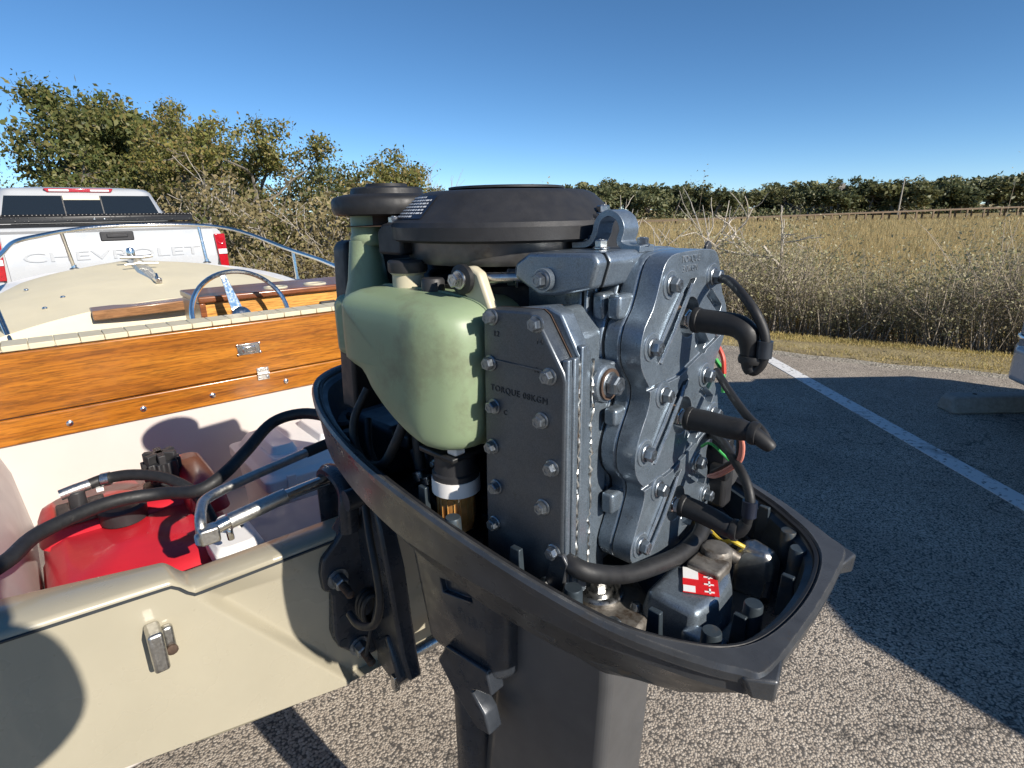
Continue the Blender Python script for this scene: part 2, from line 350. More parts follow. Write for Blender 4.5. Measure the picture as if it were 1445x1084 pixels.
# ================================================================ the setting
EP = Vector((3.05, 6.25)); ED = Vector((-.8336, .5524)); EN = Vector((.5524, .8336))     # kerbless edge of the car park, its direction and outward normal
def edge(t, o=0.0): q = EP+ED*t+EN*o; return (q.x, q.y)
mb = MB(); mb.add([(-2500, -300, -.42), (2500, -300, -.42), (2500, 2500, -.42), (-2500, 2500, -.42)], [(0, 1, 2, 3)])
tag(mb.build('marsh_ground', M['marsh_bed'], smooth=0), None, None, kind='structure')
mb = MB(); pts = [edge(t, .03*math.sin(t*3.1)+.02*math.sin(t*9)) for t in np.linspace(-14, 26, 120)] + [(-34, 20), (-34, -26), (22, -26)]
mb.prism(pts, -.6, 0, 'z'); tag(mb.build('parking_lot', M['asphalt'], smooth=0), None, None, kind='structure')
G = [[(*edge(t, o+.05*math.sin(t*2.2+o)+.03*math.sin(7*t)), z) for o, z in ((-.12, -.05), (-.02, .006), (.12, .012), (.22, -.02))] for t in np.linspace(-14, 26, 220)]
tag(MB().grid(G).build('gravel_edge', M['gravel']), None, None, kind='structure')
G = [[(*edge(t, o), z+.012*math.sin(t*1.7+o*5)) for o, z in ((.06, -.06), (.14, .018), (.5, .04), (.9, .02), (1.25, -.03), (1.8, -.2), (3.0, -.40), (3.4, -.5))] for t in np.linspace(-14, 26, 160)]
tag(MB().grid(G).build('verge', M['soil']), None, None, kind='structure')
mb = MB(); mb.box((2.765, -9, -.05), (2.905, 6.22, .0045)); tag(mb.build('parking_line', M['road_paint'], smooth=0), None, None, kind='structure')
# wheel stop
e = empty('wheel_stop', (3.5, 4.32, 0)); tag(e, 'grey concrete wheel stop in the shade beside the white line', 'wheel stop')
mb = MB(); prof = [(-.10, 0), (.10, 0), (.10, .045), (.065, .135), (-.065, .135), (-.10, .045)]
mb.loft([[(x, y*sx, z*(1 if sx == 1 else .8)) for y, z in prof] for x, sx in ((0, .86), (.035, 1), (1.79, 1), (1.83, .86))]); mb.build('block', M['concrete'], e, .012, 2)
for x in (.22, 1.6):
    MB().lathe([(.011, .12), (.016, .137), (.012, .140), (0.001, .140)], (x, 0, 0), n=10).build('anchor_pin', M['rust'], e)
# boardwalk across the marsh
e = empty('boardwalk', (8, 62, -.42)); tag(e, 'long low timber boardwalk crossing the marsh in front of far trees', 'boardwalk')
def bz(x): return .62+.92*max(0, min(1, (x-0)/45))
xs = np.arange(-20, 90, 1.75)
MB().loft([[(x, y, bz(x)+z) for y, z in ((-.7, 0), (.7, 0), (.7, .14), (-.7, .14))] for x in xs]).build('deck', M['weathered_wood'], e, smooth=0)
pm = MB().box((-.07, -.07, -1.6), (.07, .07, .02)).mesh('post', 0); pm.materials.append(M['weathered_wood'])
for x in xs:
    for y in (-.8, .8): inst('post', pm, e, Matrix.Translation((x, y, bz(x))))
# utility pole
e = empty('utility_pole', (83, 126, -.42), 0); e.rotation_euler = (0, R(1.5), 0)
MB().tube([(0, 0, -.5), (0, 0, 7.3)], [.17, .12], 10).build('pole', M['pole_wood'], e)
MB().lathe([(.13, 7.25), (.14, 7.3), (.13, 7.36), (.01, 7.38)], n=10).build('pole_cap', M['galv'], e); tag(e, 'slender pale utility pole standing against the far tree line', 'utility pole')
# far house glimpsed through the trees
def house(x, y, wd, hh, label):
    e = empty('house', (x, y, -.4), R(12)); tag(e, label, 'house')
    b = MB().box((-wd/2, -3, 0), (wd/2, 3, hh)).build('wall', M['house_wall'], e, smooth=0)
    MB().prism([(-wd/2-.4, hh), (wd/2+.4, hh), (0, hh+1.9)], -3.3, 3.3, 'y').build('roof', M['house_roof'], e, smooth=0)
    wm = MB().box((-.5, -.05, -.7), (.5, .05, .7)).mesh('window', 0); wm.materials.append(M['dark_glass'])
    for k in range(int(wd//2.2)):
        for zz in (1.6, hh-1.3): inst('window', wm, e, Matrix.Translation((-wd/2+1.2+k*2.1, -3.03, zz)))
house(77, 142, 5, 5.2, 'white two storey house half hidden in the far tree line')
house(71, 145, 4, 4.2, 'small pale house left of the taller one in the far trees')

# ---------------------------------------------------------------- plants
def leaf_quads(P, size, rg, aspect=.55, droop=0):
    n = len(P); a = rg.normal(size=(n, 3)); a /= np.linalg.norm(a, axis=1)[:, None]; b = rg.normal(size=(n, 3)); b -= a*(a*b).sum(1)[:, None]; b /= np.linalg.norm(b, axis=1)[:, None]
    s = (size*rg.choice([.45, .7, 1., 1.5], n)*rg.uniform(.8, 1.2, n))[:, None]; u = a*s*.5; v = b*s*.5*aspect
    V = np.stack([P-u, P+v-u*.1, P+u, P-v-u*.1], 1).reshape(-1, 3); return V, np.arange(4*n).reshape(n, 4)
def grow(rg, p, d, ln, rad, depth, segs, tips, wob=.28, up=.10, kids=(2, 4), minr=.006, spread=.75, ratio=.72):
    pts = [p.copy()]; q = p.copy(); dd = d.copy(); nseg = 4
    for i in range(nseg):
        dd = dd+rg.normal(size=3)*wob*.5+np.array([0, 0, up]); dd /= np.linalg.norm(dd); q = q+dd*ln/nseg; pts.append(q.copy())
    r1 = rad*.62; segs.append((pts, rad, max(minr, r1)))
    if depth == 0:
        for k in (2, 3, 4): tips.append((pts[k], dd))
        return
    for k in range(int(rg.integers(kids[0], kids[1]+1))):
        i = int(rg.integers(2, nseg+1)); nd = dd+rg.normal(size=3)*spread; nd[2] = nd[2]*.6+up; nd /= np.linalg.norm(nd)
        grow(rg, pts[i], nd, ln*ratio*rg.uniform(.75, 1.2), max(minr, rad*.58), depth-1, segs, tips, wob, up, kids, minr, spread, ratio)
def tree_parts(seed, trunk_len, rad, depth, nleaf, lsize, clr, kids=(2, 4), up=.10, spread=.75, tilt=(0, 0, 1), flat=1.0, ntr=1, ratio=.72, wob=.28):
    rg = np.random.default_rng(seed); segs = []; tips = []
    for k in range(ntr):
        d = np.array(tilt, float)+rg.normal(size=3)*(.12 if ntr == 1 else .55); d[2] = max(.35, d[2]); d /= np.linalg.norm(d)
        grow(rg, np.array([rg.normal()*.1*(ntr > 1), rg.normal()*.1*(ntr > 1), -.15]), d, trunk_len, rad, depth, segs, tips, wob, up, kids, .006, spread, ratio)
    mb = MB()
    for pts, r0, r1 in segs:
        mb.tube([Vector(x) for x in pts], [r0+(r1-r0)*i/4 for i in range(5)], 6 if r0 > .03 else 4, caps=False)
    T = np.array([t[0] for t in tips]); per = max(1, nleaf//len(T))
    P = np.repeat(T, per, 0)+rg.normal(size=(len(T)*per, 3))*clr*np.array([1, 1, flat])
    return mb, leaf_quads(P, lsize, rg)
def make_tree(name, loc, seed, label, cat, group=None, leaf='oak_leaf', bark='bark', rz=0, scale=1, zs=1, **kw):
    e = empty(name, loc, rz); mb, (V, F_) = tree_parts(seed, **kw)
    t = mb.build('trunk', M[bark], e); c = link('crown', raw_mesh('crown', V, F_, M[leaf]), None, e)
    e.scale = (scale, scale, scale*zs); tag(e, label, cat, group); return e
G1 = 'live oaks and scrub trees behind the pickup'
def px_xy(u, y): return ((u-722.5)/838*y, y)
near = [  # u px, distance, seed, scale, shape, leaf, name, label
 (95, 21, 3, 1.42, dict(trunk_len=2.0, rad=.20, depth=4, nleaf=44000, lsize=.10, clr=.22, kids=(3, 4), up=.035, spread=.9, flat=.6, ratio=.80), 'oak_leaf', 'live_oak_tree', 'broad spreading live oak with the tallest crown, far left behind the truck'),
 (-60, 19, 5, 1.15, dict(trunk_len=1.8, rad=.2, depth=4, nleaf=44000, lsize=.10, clr=.24, kids=(3, 4), up=.03, spread=.9, flat=.65, ratio=.80), 'oak_leaf', 'live_oak_tree', 'dense dark live oak at the left edge of the picture'),
 (205, 18, 9, 1.05, dict(trunk_len=1.8, rad=.17, depth=4, nleaf=36000, lsize=.095, clr=.22, kids=(3, 4), up=.04, spread=.9, flat=.65, ratio=.78), 'oak_leaf', 'live_oak_tree', 'rounded live oak directly above the truck cab'),
 (15, 15.5, 14, .80, dict(trunk_len=1.6, rad=.15, depth=4, nleaf=32000, lsize=.09, clr=.26, kids=(3, 4), up=.02, spread=.95, flat=.65, ratio=.78), 'oak_leaf', 'live_oak_tree', 'low dense oak close behind the truck roof'),
 (290, 17, 12, .92, dict(trunk_len=2.1, rad=.12, depth=4, nleaf=16000, lsize=.09, clr=.17, kids=(2, 3), up=.11, spread=.75, flat=.6, ratio=.82), 'oak_leaf_warm', 'scrub_oak_tree', 'thin airy scrub oak with a wispy top right of the truck cab'),
 (380, 15, 23, .96, dict(trunk_len=1.9, rad=.11, depth=4, nleaf=18000, lsize=.085, clr=.17, kids=(2, 4), up=.10, spread=.78, flat=.5, ratio=.80), 'oak_leaf_warm', 'scrub_oak_tree', 'open layered yellow green tree left of the engine'),
 (320, 20, 31, 1.0, dict(trunk_len=1.7, rad=.14, depth=4, nleaf=30000, lsize=.10, clr=.26, kids=(3, 4), up=.03, spread=.9, flat=.65, ratio=.78), 'oak_leaf', 'scrub_oak_tree', 'low dark tree between the two airy scrub oaks'),
 (425, 17, 44, .92, dict(trunk_len=1.6, rad=.12, depth=4, nleaf=20000, lsize=.095, clr=.22, kids=(3, 4), up=.04, spread=.9, flat=.65, ratio=.78), 'oak_leaf', 'scrub_oak_tree', 'small olive tree directly left of the oil filler cap'),
 (500, 18, 38, .95, dict(trunk_len=1.8, rad=.11, depth=4, nleaf=15000, lsize=.095, clr=.2, kids=(2, 4), up=.08, spread=.8, flat=.6, ratio=.78), 'oak_leaf_warm', 'scrub_oak_tree', 'small yellow green tree behind the black oil filler cap')]
for u, y, seed, s_, kw, lf, nm, lab in near:
    x, yy = px_xy(u, y); make_tree(nm, (x, yy, -.4), seed, lab, 'tree', G1, lf, scale=s_, **kw)
# brush under the trees: multi stemmed bushes
G2 = 'brown brush bushes below the trees'
bl = ['left of the truck cab', 'under the spreading live oak', 'behind the truck roof', 'right of the truck cab', 'behind the tailgate corner', 'behind the right tail light', 'beside the bow rail', 'under the open layered tree', 'left of the engine', 'behind the oil tank', 'low behind the starboard rail', 'nearest to the starboard gunwale', 'by the edge of the asphalt behind the truck', 'below the small yellow green tree']
bp = [(-60, 15), (40, 17), (130, 16), (215, 15), (250, 13.5), (300, 13), (345, 12.5), (390, 13), (440, 12), (500, 13), (420, 10.6), (470, 10.2), (340, 11.6), (545, 15)]
for i, ((u, y), l_) in enumerate(zip(bp, bl)):
    x, yy = px_xy(u, y); make_tree('brush_bush', (x, yy, -.35), 60+i, 'twiggy brown bush '+l_, 'bush', G2, 'brush_leaf' if i % 3 else 'oak_leaf', 'bark_pale', scale=1.0+.12*(i % 3) if i < 10 else .7, trunk_len=1.1, rad=.03, depth=3, nleaf=6500, lsize=.075, clr=.16, kids=(3, 4), up=.12, spread=.8, ntr=5)
# bare grey shrub behind the engine and dead branches in the marsh
def bare(name, loc, seed, label, s_=1, **kw):
    e = empty(name, loc); mb, _ = tree_parts(seed, nleaf=10, lsize=.01, clr=.01, **kw); mb.build('branches', M['driftwood' if 'sapling' in name else 'bark_pale'], e); e.scale = (s_,)*3; tag(e, label, 'dead tree'); return e
x, y = px_xy(600, 20); bare('bare_shrub', (x, y, -.4), 4, 'leafless grey shrub rising behind the flywheel cover', .62, trunk_len=2.2, rad=.06, depth=4, kids=(3, 4), up=.16, spread=.55, ntr=3)
x, y = px_xy(935, 11.5); bare('dead_sapling', (x, y, -.4), 8, 'bare pale sapling in the marsh just right of the lifting hook', .92, trunk_len=1.5, rad=.05, depth=3, kids=(3, 4), up=.14, spread=.6, ntr=3)
x, y = px_xy(1150, 8.6); bare('dead_sapling', (x, y, .45), 15, 'dead bleached branch leaning left over the scrub', .80, trunk_len=1.2, rad=.05, depth=3, kids=(3, 3), up=.02, spread=.55, tilt=(-1.0, .1, .85))
# far tree line: five crown shapes shared by many trees
far_proto = []
for k in range(6):
    mb, (V, F_) = tree_parts(100+k, trunk_len=2.4, rad=.22, depth=3, nleaf=3400, lsize=.46, clr=.36, kids=(3, 4), up=.10, spread=.8, flat=.8, ratio=.80)
    t = mb.mesh('trunk'); t.materials.append(M['bark']); H = V[:, 2].max()
    far_proto.append((t, raw_mesh('crown', V, F_, M['far_leaf'] if k % 2 else M['far_leaf_pale']), H))
frg = np.random.default_rng(5); n_far = 96
for i in range(n_far):
    u = 560+i*(1545-560)/n_far+frg.uniform(-7, 7); y = frg.choice([134., 140., 147., 155.])+frg.uniform(-3, 3); x = (u-722.5)/838*y
    t, c, H = far_proto[int(frg.integers(0, 6))]; hgt = frg.choice([frg.uniform(5.0, 6.6), frg.uniform(6.4, 7.6), frg.uniform(7.2, 9.2)])*(1.06 if u > 1380 else 1)*y/142; s_ = hgt/H
    e = empty('far_tree', (x, y, -.42), frg.uniform(0, 6.3)); e.scale = (s_*(q_ := frg.uniform(1.0, 1.5)), s_*q_, s_)
    inst('trunk', t, e, Matrix()); inst('crown', c, e, Matrix())
    tag(e, 'dark evergreen tree in the far tree line beyond the marsh', 'tree', 'far tree line')
# low undergrowth hiding the feet of the far trees
P = np.stack([frg.uniform(-30, 150, 9000), frg.uniform(130, 137, 9000), np.abs(frg.normal(0, .9, 9000))-.3], 1); V, F_ = leaf_quads(P, .6, frg)
tag(link('far_undergrowth', raw_mesh('far_undergrowth', V, F_, M['far_leaf']), None), 'dark undergrowth along the foot of the far tree line', 'undergrowth', kind='stuff')

def blades(P, h, wd, rg, lean=.25, curve=True):
    """tapered blades: two quads-as-triangles each, arrays of base points and heights"""
    n = len(P); ang = rg.uniform(0, 2*np.pi, n); side = np.stack([np.cos(ang), np.sin(ang), np.zeros(n)], 1)*(wd*.5)[:, None]
    la = rg.uniform(0, 2*np.pi, n); ln = np.stack([np.cos(la), np.sin(la), np.zeros(n)], 1)*(rg.uniform(0, lean, n)*h)[:, None]
    up = np.zeros((n, 3)); up[:, 2] = h
    mid = P+up*.55+ln*.35; tip = P+up*rg.uniform(.86, 1, n)[:, None]+ln
    V = np.stack([P-side, P+side, mid+side*.8, mid-side*.8, tip], 1).reshape(-1, 3)
    b = np.arange(n)[:, None]*5; F_ = np.concatenate([b+np.array([0, 1, 2]), b+np.array([0, 2, 3]), b+np.array([3, 2, 4])], 1).reshape(-1, 3); return V, F_
# marsh grass, evenly dense on screen
n = 230000; yy = 9.0*np.exp(rng.uniform(0, np.log(72/9.), n)); tt = rng.uniform(-.35, 1.15, n); xx = yy*tt
o = (xx-EP.x)*EN.x+(yy-EP.y)*EN.y; k = (o > 3.3); xx, yy = xx[k], yy[k]; n = len(xx)
pn = np.sin(xx*.31+np.sin(yy*.23)*2)*np.sin(yy*.27+1)*.5+np.sin(xx*.9+yy*.7)*.2
h_ = rng.uniform(.55, .95, n)*(1+.22*pn); P = np.stack([xx, yy, np.full(n, -.42)], 1); V, F_ = blades(P, h_, .003+.0010*yy, rng, .35)
tag(link('marsh_grass', raw_mesh('marsh_grass', V, F_, M['marsh_blade']), None), 'tan cordgrass filling the wide salt marsh', 'marsh grass', kind='stuff')
# scrub along the marsh edge
n = 2600; t = np.concatenate([rng.uniform(-7, 3.5, 2000), rng.uniform(3.5, 14, 600)]); o = 1.45+rng.gamma(1.6, .75, n); o = np.clip(o, 1.4, 5)
bx = EP.x+ED.x*t+EN.x*o; by = EP.y+ED.y*t+EN.y*o; hs = rng.uniform(.55, 1.15, n)*(1-.06*(o-1.4))*(1+.22*np.sin(t*1.9)+.12*np.sin(t*5.3)); bzv = np.clip(-.03-(o-1.25)*.25, -.42, 0)
Vs, Fs, LP = [], [], []
for i in range(n):
    p0 = np.array([bx[i], by[i], bzv[i]]); d = rng.normal(size=3)*.28; d[2] = 1
    def stick(p, d, ln, r0):
        q = p+d*ln*.5+rng.normal(size=3)*.05*ln; e_ = p+d*ln+rng.normal(size=3)*.12*ln
        b = len(Vs)*1; a_ = np.cross(d, rng.normal(size=3)); a_ /= np.linalg.norm(a_)+1e-9; c_ = np.cross(d/np.linalg.norm(d), a_)
        for pt, r_ in ((p, r0), (q, r0*.7), (e_, r0*.3)):
            for k in range(3): Vs.append(pt+(a_*math.cos(k*2.094)+c_*math.sin(k*2.094))*r_)
        for m in (0, 3):
            for k in range(3): Fs.append((b+m+k, b+m+(k+1) % 3, b+m+3+(k+1) % 3, b+m+3+k))
        return q, e_
    q, e1 = stick(p0, d, hs[i], .006+.004*rng.random())
    for k in range(3):
        dd = d+rng.normal(size=3)*.55; dd[2] = abs(dd[2]); _, e2 = stick(p0+(q-p0)*rng.uniform(.7, 1.6) if k else q, dd, hs[i]*.42, .004); LP.append((e2, .10))
    LP.append((e1, .09)); LP.append((q, .10))
tag(link('marsh_scrub_stems', raw_mesh('marsh_scrub_stems', np.array(Vs), np.array(Fs), M['scrub_stem']), None), 'grey tangled stems of the scrub along the marsh edge', 'scrub stems', kind='stuff')
T = np.array([p for p, _ in LP]); P = np.repeat(T, 15, 0)+rng.normal(size=(len(T)*15, 3))*np.array([.085, .085, .10]); P[:, 2] = np.maximum(P[:, 2], -.1); V, F_ = leaf_quads(P, .034, rng, .5)
tag(link('marsh_scrub_leaves', raw_mesh('marsh_scrub_leaves', V, F_, M['scrub_leaf']), None), 'dull grey green leaves of the scrub along the marsh edge', 'scrub leaves', kind='stuff')
# dry lawn strip
n = 60000; t = rng.uniform(-7, 6, n); o = rng.beta(1.3, 1.2, n)*1.65+.10; k = rng.random(n) < np.where(o < .22, .45, 1); t, o = t[k], o[k]; n = len(t)
P = np.stack([EP.x+ED.x*t+EN.x*o, EP.y+ED.y*t+EN.y*o, np.where(o < 1.1, .012, -.03-(o-1.1)*.2)], 1); V, F_ = blades(P, rng.uniform(.02, .06, n), rng.uniform(.004, .009, n), rng, 1.1)
tag(link('lawn_grass', raw_mesh('lawn_grass', V, F_, M['lawn_blade']), None), 'strip of dry straw coloured grass between asphalt and marsh scrub', 'grass', kind='stuff')
# ================================================================ boat (local X = aft, Y = starboard)
OX, OY = .195, .6
def frame_pt(rz, a, s): c, q = math.cos(rz), math.sin(rz); return (OX+a*c-s*q, OY+a*q+s*c)
BR = R(-50); ER = R(-43.5)
def thing_in(name, rz, org, label, cat, group=None):
    e = empty(name, (*frame_pt(rz, org[0], org[1]), org[2]), rz); tag(e, label, cat, group); T_ = Matrix.Translation((-org[0], -org[1], -org[2])); return e, (lambda: MB(T_))
boat, bm_ = thing_in('boat', BR, (-2.4, 0, .45), 'cream fibreglass runabout on a trailer with varnished wood seat and dash', 'boat')
def interp(x, xs_, ys_): return float(np.interp(x, xs_, ys_))
AX = [-4.36, -4.32, -4.2, -4.0, -3.7, -3.2, -2.5, -1.5, -.62]
def hw(a): return interp(a, AX, [.05, .22, .46, .635, .74, .82, .84, .82, .80])
def gz(a): return interp(a, AX, [1.30, 1.295, 1.285, 1.26, 1.235, 1.19, 1.13, 1.085, 1.06])
def kz(a): return interp(a, AX, [1.12, 1.05, .93, .80, .72, .68, .665, .66, .66])
# hull shell
rings = []
for a in AX[1:]:
    H, g, k = hw(a), gz(a), kz(a); ch = .86*H
    half = [(0, k), (.25*H, k+.006), (.55*H, k+.05), (ch, k+.13*(1 if a > -4 else .6)), (.97*H, k+.17), (H, g-.05), (H*1.0, g-.035)]
    rings.append([(a, -y, z) for y, z in reversed(half)]+[(a, y, z) for y, z in half[1:]])
P = [list(r_) for r_ in rings]; bm_().grid(P).build('hull', M['cream'], boat)
# transom with recessed motor panel
def top_z(s):
    t = min(1, max(0, (abs(s)-.425)/.035)); t = t*t*(3-2*t); return 1.013+.030*t+.06*max(0, abs(s)-.46)
def bot_z(s): return .664+.21*max(0, abs(s)-.2)
def recess(s, z):
    s = abs(s); d = ((.43-s)*(.32)-(1.012-z)*(.23))/.394      # signed distance to the crease line, inside positive
    t = min(1, max(0, (d+.010)/.020)); u = min(1, max(0, d/.13)); return .026*t*t*(3-2*t)*(1-.75*u*u*(3-2*u))*min(1, max(0, (1.010-z)/.05))
G = []
for s in np.concatenate([np.linspace(-.8, -.5, 14), np.linspace(-.49, -.15, 130), np.linspace(-.14, .14, 10), np.linspace(.15, .49, 90), np.linspace(.5, .8, 14)]):
    tz, bz_ = top_z(s), bot_z(s); th = .075+.05*min(1, max(0, (abs(s)-.44)/.3)); bulge = -.012*(abs(s)/.8)**2
    col = [(-.62-recess(s, z)+bulge*0, s, z) for z in np.linspace(bz_, tz-.008, 110)]
    col += [(-.6225, s, tz-.002), (-.629, s, tz+.001), (-.62-th+.012, s, tz), (-.62-th, s, tz-.006), (-.62-th-.01, s, .72)]
    G.append(col)
bm_().grid(G).build('transom', M['cream'], boat, smooth=50)
seam = bm_(); seam.tube([(-.6195, s, top_z(s)-.0115) for s in np.linspace(-.8, .8, 160)], .0028, 6); seam.build('seam', M['ink_black'], boat)
# gunwale caps, inner sides, cockpit floor
for sg in (-1, 1):
    Aa = np.linspace(-.66, -4.3, 40)
    bm_().grid([[(a, sg*(hw(a)+.012), gz(a)-.05), (a, sg*(hw(a)+.015), gz(a)-.01), (a, sg*hw(a), gz(a)), (a, sg*(hw(a)-.11), gz(a)-.004), (a, sg*(hw(a)-.12), gz(a)-.02)] for a in Aa]).build('gunwale', M['white_plastic'], boat)
    bm_().grid([[(a, sg*(hw(a)-.118), gz(a)-.015), (a, sg*(hw(a)-.15), .95), (a, sg*(hw(a)-.17), .70)] for a in np.linspace(-.66, -3.4, 20)]).build('inner_side', M['liner'], boat)
bm_().box((-3.3, -.7, .66), (-.70, .7, .715)).build('cockpit_floor', M['liner'], boat, .006)
b = bm_(); b.box((-.965, -.365, .70), (-.69, .36, .935)); b.build('motor_well', M['well_grey'], boat, .012, 3)
# tie down eye on the transom
b = bm_(); b.box((-.62, -.506, .915), (-.578, -.484, .985)); b.box((-.62, -.484, .918), (-.606, -.468, .972)); q = b.build('transom_eye', M['alloy'], boat, .005, 3, label='worn chrome tie down eye bolted to the transom')
b = bm_(); b.lathe([(.008, 0), (.009, .006), (.004, .009), (.0005, .009)], (-.606, -.476, .932), (1, 0, 0), 10); b.build('eye_bolt', M['rust'], q).matrix_parent_inverse = Matrix()
b = bm_(); b.tube([(-.70, -.345+.0, 1.035), (-.70, -.345, 1.055), (-.715, -.33, 1.06), (-.73, -.32, 1.04)], .006, 8, 4); b.build('hook_eye', M['chrome'], boat)
# ---- aft seat with varnished wood back
seat = bm_().box((-2.0, -.70, .70), (-1.62, .70, 1.10)).build('seat_box', M['liner'], boat, .01)
bm_().box((-1.62, -.71, .70), (-1.603, .70, 1.033)).build('seat_front', M['liner'], boat, .004)
bm_().box((-1.632, -.73, 1.1015), (-1.594, .66, 1.272)).build('seat_back_panel', M['wood'], boat, .004, 3)
bm_().box((-1.632, -.73, 1.026), (-1.594, .66, 1.098)).build('seat_rail', M['wood'], boat, .004, 3)
for k in range(25):
    s0 = -.735+k*.0555
    bm_().box((-1.70, s0+.001, 1.2745), (-1.600, s0+.0553, 1.290)).build('cushion_roll', M['vinyl'], boat, .0022, 2)
def screw(par, p, ax, r_=.007, mk=bm_, mat='chrome'): mk().lathe([(r_, 0), (r_*.95, r_*.3), (r_*.6, r_*.55), (.0004, r_*.62)], p, ax, 12).build('screw', M[mat], par)
for s_, z_ in ((-.525, 1.058), (-.349, 1.058), (-.160, 1.058), (.071, 1.058), (.30, 1.058), (-.70, 1.058)): screw(boat, (-1.594, s_, z_), (1, 0, 0), .009)
q = bm_().box((-1.596, -.067, 1.171), (-1.5895, .003, 1.207)).build('latch', M['chrome'], boat, .002)
b = bm_(); b.box((-1.590, -.052, 1.179), (-1.583, -.012, 1.199)); b.build('latch_handle', M['chrome'], q, .003)
for s_ in (-.066, .002): 
    for z_ in (1.174, 1.204): screw(q, (-1.5895, s_, z_), (1, 0, 0), .004)
q = bm_().box((-1.5955, -.018, 1.078), (-1.5905, .020, 1.120)).build('hinge', M['chrome'], boat, .001)
bm_().tube([(-1.588, -.018, 1.0995), (-1.588, .020, 1.0995)], .0045, 10).build('hinge_pin', M['chrome'], q)
for s_ in (-.011, .013):
    for z_ in (1.086, 1.112): screw(q, (-1.5905, s_, z_), (1, 0, 0), .004)
# ---- dash and wheel
bm_().box((-2.24, -.085, 1.303), (-1.935, .74, 1.326)).build('dash_top', M['wood_dark'], boat, .005, 3)
bm_().box((-1.975, -.062, .98), (-1.955, .74, 1.3025)).build('dash_panel', M['wood_light'], boat, .003)
bm_().box((-2.22, -.083, .98), (-1.940, -.0625, 1.3025)).build('dash_side', M['wood_dark'], boat, .003)
for s_ in (.215, .375):
    bm_().lathe([(.001, 1.3265), (.030, 1.3265), (.034, 1.331), (.044, 1.331), (.047, 1.3262)], (-2.02, s_, 0), n=28).build('cup_holder', M['ivory'], boat)
q = bm_().box((-1.955, .385, 1.20), (-1.948, .40, 1.245)).build('throttle_lever', M['black_plastic'], boat, .002); bm_().box((-1.955, .36, 1.246), (-1.94, .425, 1.262)).build('lever_grip', M['black_plastic'], q, .004)
bm_().lathe([(.012, 0), (.012, .008), (.007, .010), (.006, .018), (.0005, .018)], (-1.955, .255, 1.238), (1, 0, 0), 14).build('switch', M['chrome'], boat)
wc = Vector((-1.80, .020, 1.268)); wn = Vector((.90, 0, .36)).normalized(); wu = Vector((-.36, 0, .90)).normalized(); wy = Vector((0, 1, 0))
q = bm_(); rg_ = [wc+(wu*math.cos(t)+wy*math.sin(t))*.158 for t in np.linspace(0, 2*math.pi, 49)[:-1]]
rings = []
for i, t in enumerate(np.linspace(0, 2*math.pi, 49)):
    rd = wu*math.cos(t)+wy*math.sin(t); rings.append([wc+rd*(.158+.0085*math.cos(k*math.pi/4))+wn*.0085*math.sin(k*math.pi/4) for k in range(8)])
q.loft(rings, False, False); wheel = q.build('steering_wheel', M['chrome'], boat, label='chrome three spoke steering wheel')
for t in (R(-12), R(108), R(228)):
    rd = wu*math.cos(t)+wy*math.sin(t); sd_ = wn.cross(rd); b = bm_()
    prof = [(.02, .020, -.03), (.06, .017, -.022), (.11, .012, -.008), (.154, .009, 0)]
    b.loft([[wc+rd*r_+sd_*w_*k1+wn*(h_+k2) for k1, k2 in ((-1, -.002), (1, -.002), (1, .002), (-1, .002))] for r_, w_, h_ in prof]); b.build('spoke', M['chrome'], wheel, .001)
bm_().lathe([(.034, -.05), (.036, -.02), (.032, -.005), (.018, .004), (.0005, .006)], wc, wn, 24).build('hub', M['chrome'], wheel)
bm_().tube([wc-wn*.04, wc-wn*.17], .018, 12).build('steering_column', M['dark_metal'], boat)
# ---- foredeck
def zc(a): return interp(a, [-4.36, -4.0, -3.4, -2.9, -2.6], [1.33, 1.335, 1.285, 1.222, 1.19])
G = []
for v in np.linspace(0, 1, 36):
    row = []
    for u in np.linspace(-1, 1, 41):
        a = (-2.88+.20*u*u)*(1-v)+(-4.355)*v; H = hw(a)-.02; row.append((a, u*H, zc(a)-.085*u*u-.01*abs(u)**6))
    G.append(row)
b = bm_(); b.grid(G); aft = G[0]; b.grid([aft, [(x+.012, y, z-.03) for x, y, z in aft], [(x+.03, y*.99, z-.30) for x, y, z in aft]]); b.build('foredeck', M['deck_cream'], boat, smooth=60)
b = bm_(); b.loft([[(-2.62-.17, -.345, 1.165), (-2.905, -.345, 1.17), (-2.905, -.345, 1.212), (-2.62-.17, -.345, 1.207)], [(-2.62-.17, .10, 1.172), (-2.905, .10, 1.177), (-2.905, .10, 1.222), (-2.62-.17, .10, 1.217)]]); b.build('deck_step', M['wood_brown'], boat, .004)
# bow light fairing and horn cleat
b = bm_(); b.loft([[(a, y*w_, zc(a)-.005+z*h_) for y, z in ((-1, 0), (-.7, .8), (0, 1), (.7, .8), (1, 0))] for a, w_, h_ in ((-4.12, .02, .05), (-3.95, .035, .055), (-3.6, .045, .03), (-3.3, .02, .012))]); b.build('bow_fairing', M['cream'], boat)
q = bm_().lathe([(.022, 0), (.024, .03), (.018, .045), (.0005, .05)], (-4.06, 0, zc(-4.06)+.04), n=18).build('bow_light', M['chrome'], boat)
b = bm_(); b.tube([(-3.85, -.085, zc(-3.85)+.055), (-3.85, -.04, zc(-3.85)+.05), (-3.85, .04, zc(-3.85)+.05), (-3.85, .085, zc(-3.85)+.055)], .010, 10, 4); b.build('horn_cleat', M['alloy'], boat)
b = bm_(); b.tube([(-3.70, -.085, zc(-3.7)+.03), (-3.70, 0, zc(-3.7)+.035), (-3.70, .085, zc(-3.7)+.03)], .007, 8, 4); b.build('horn_cleat', M['alloy'], boat)
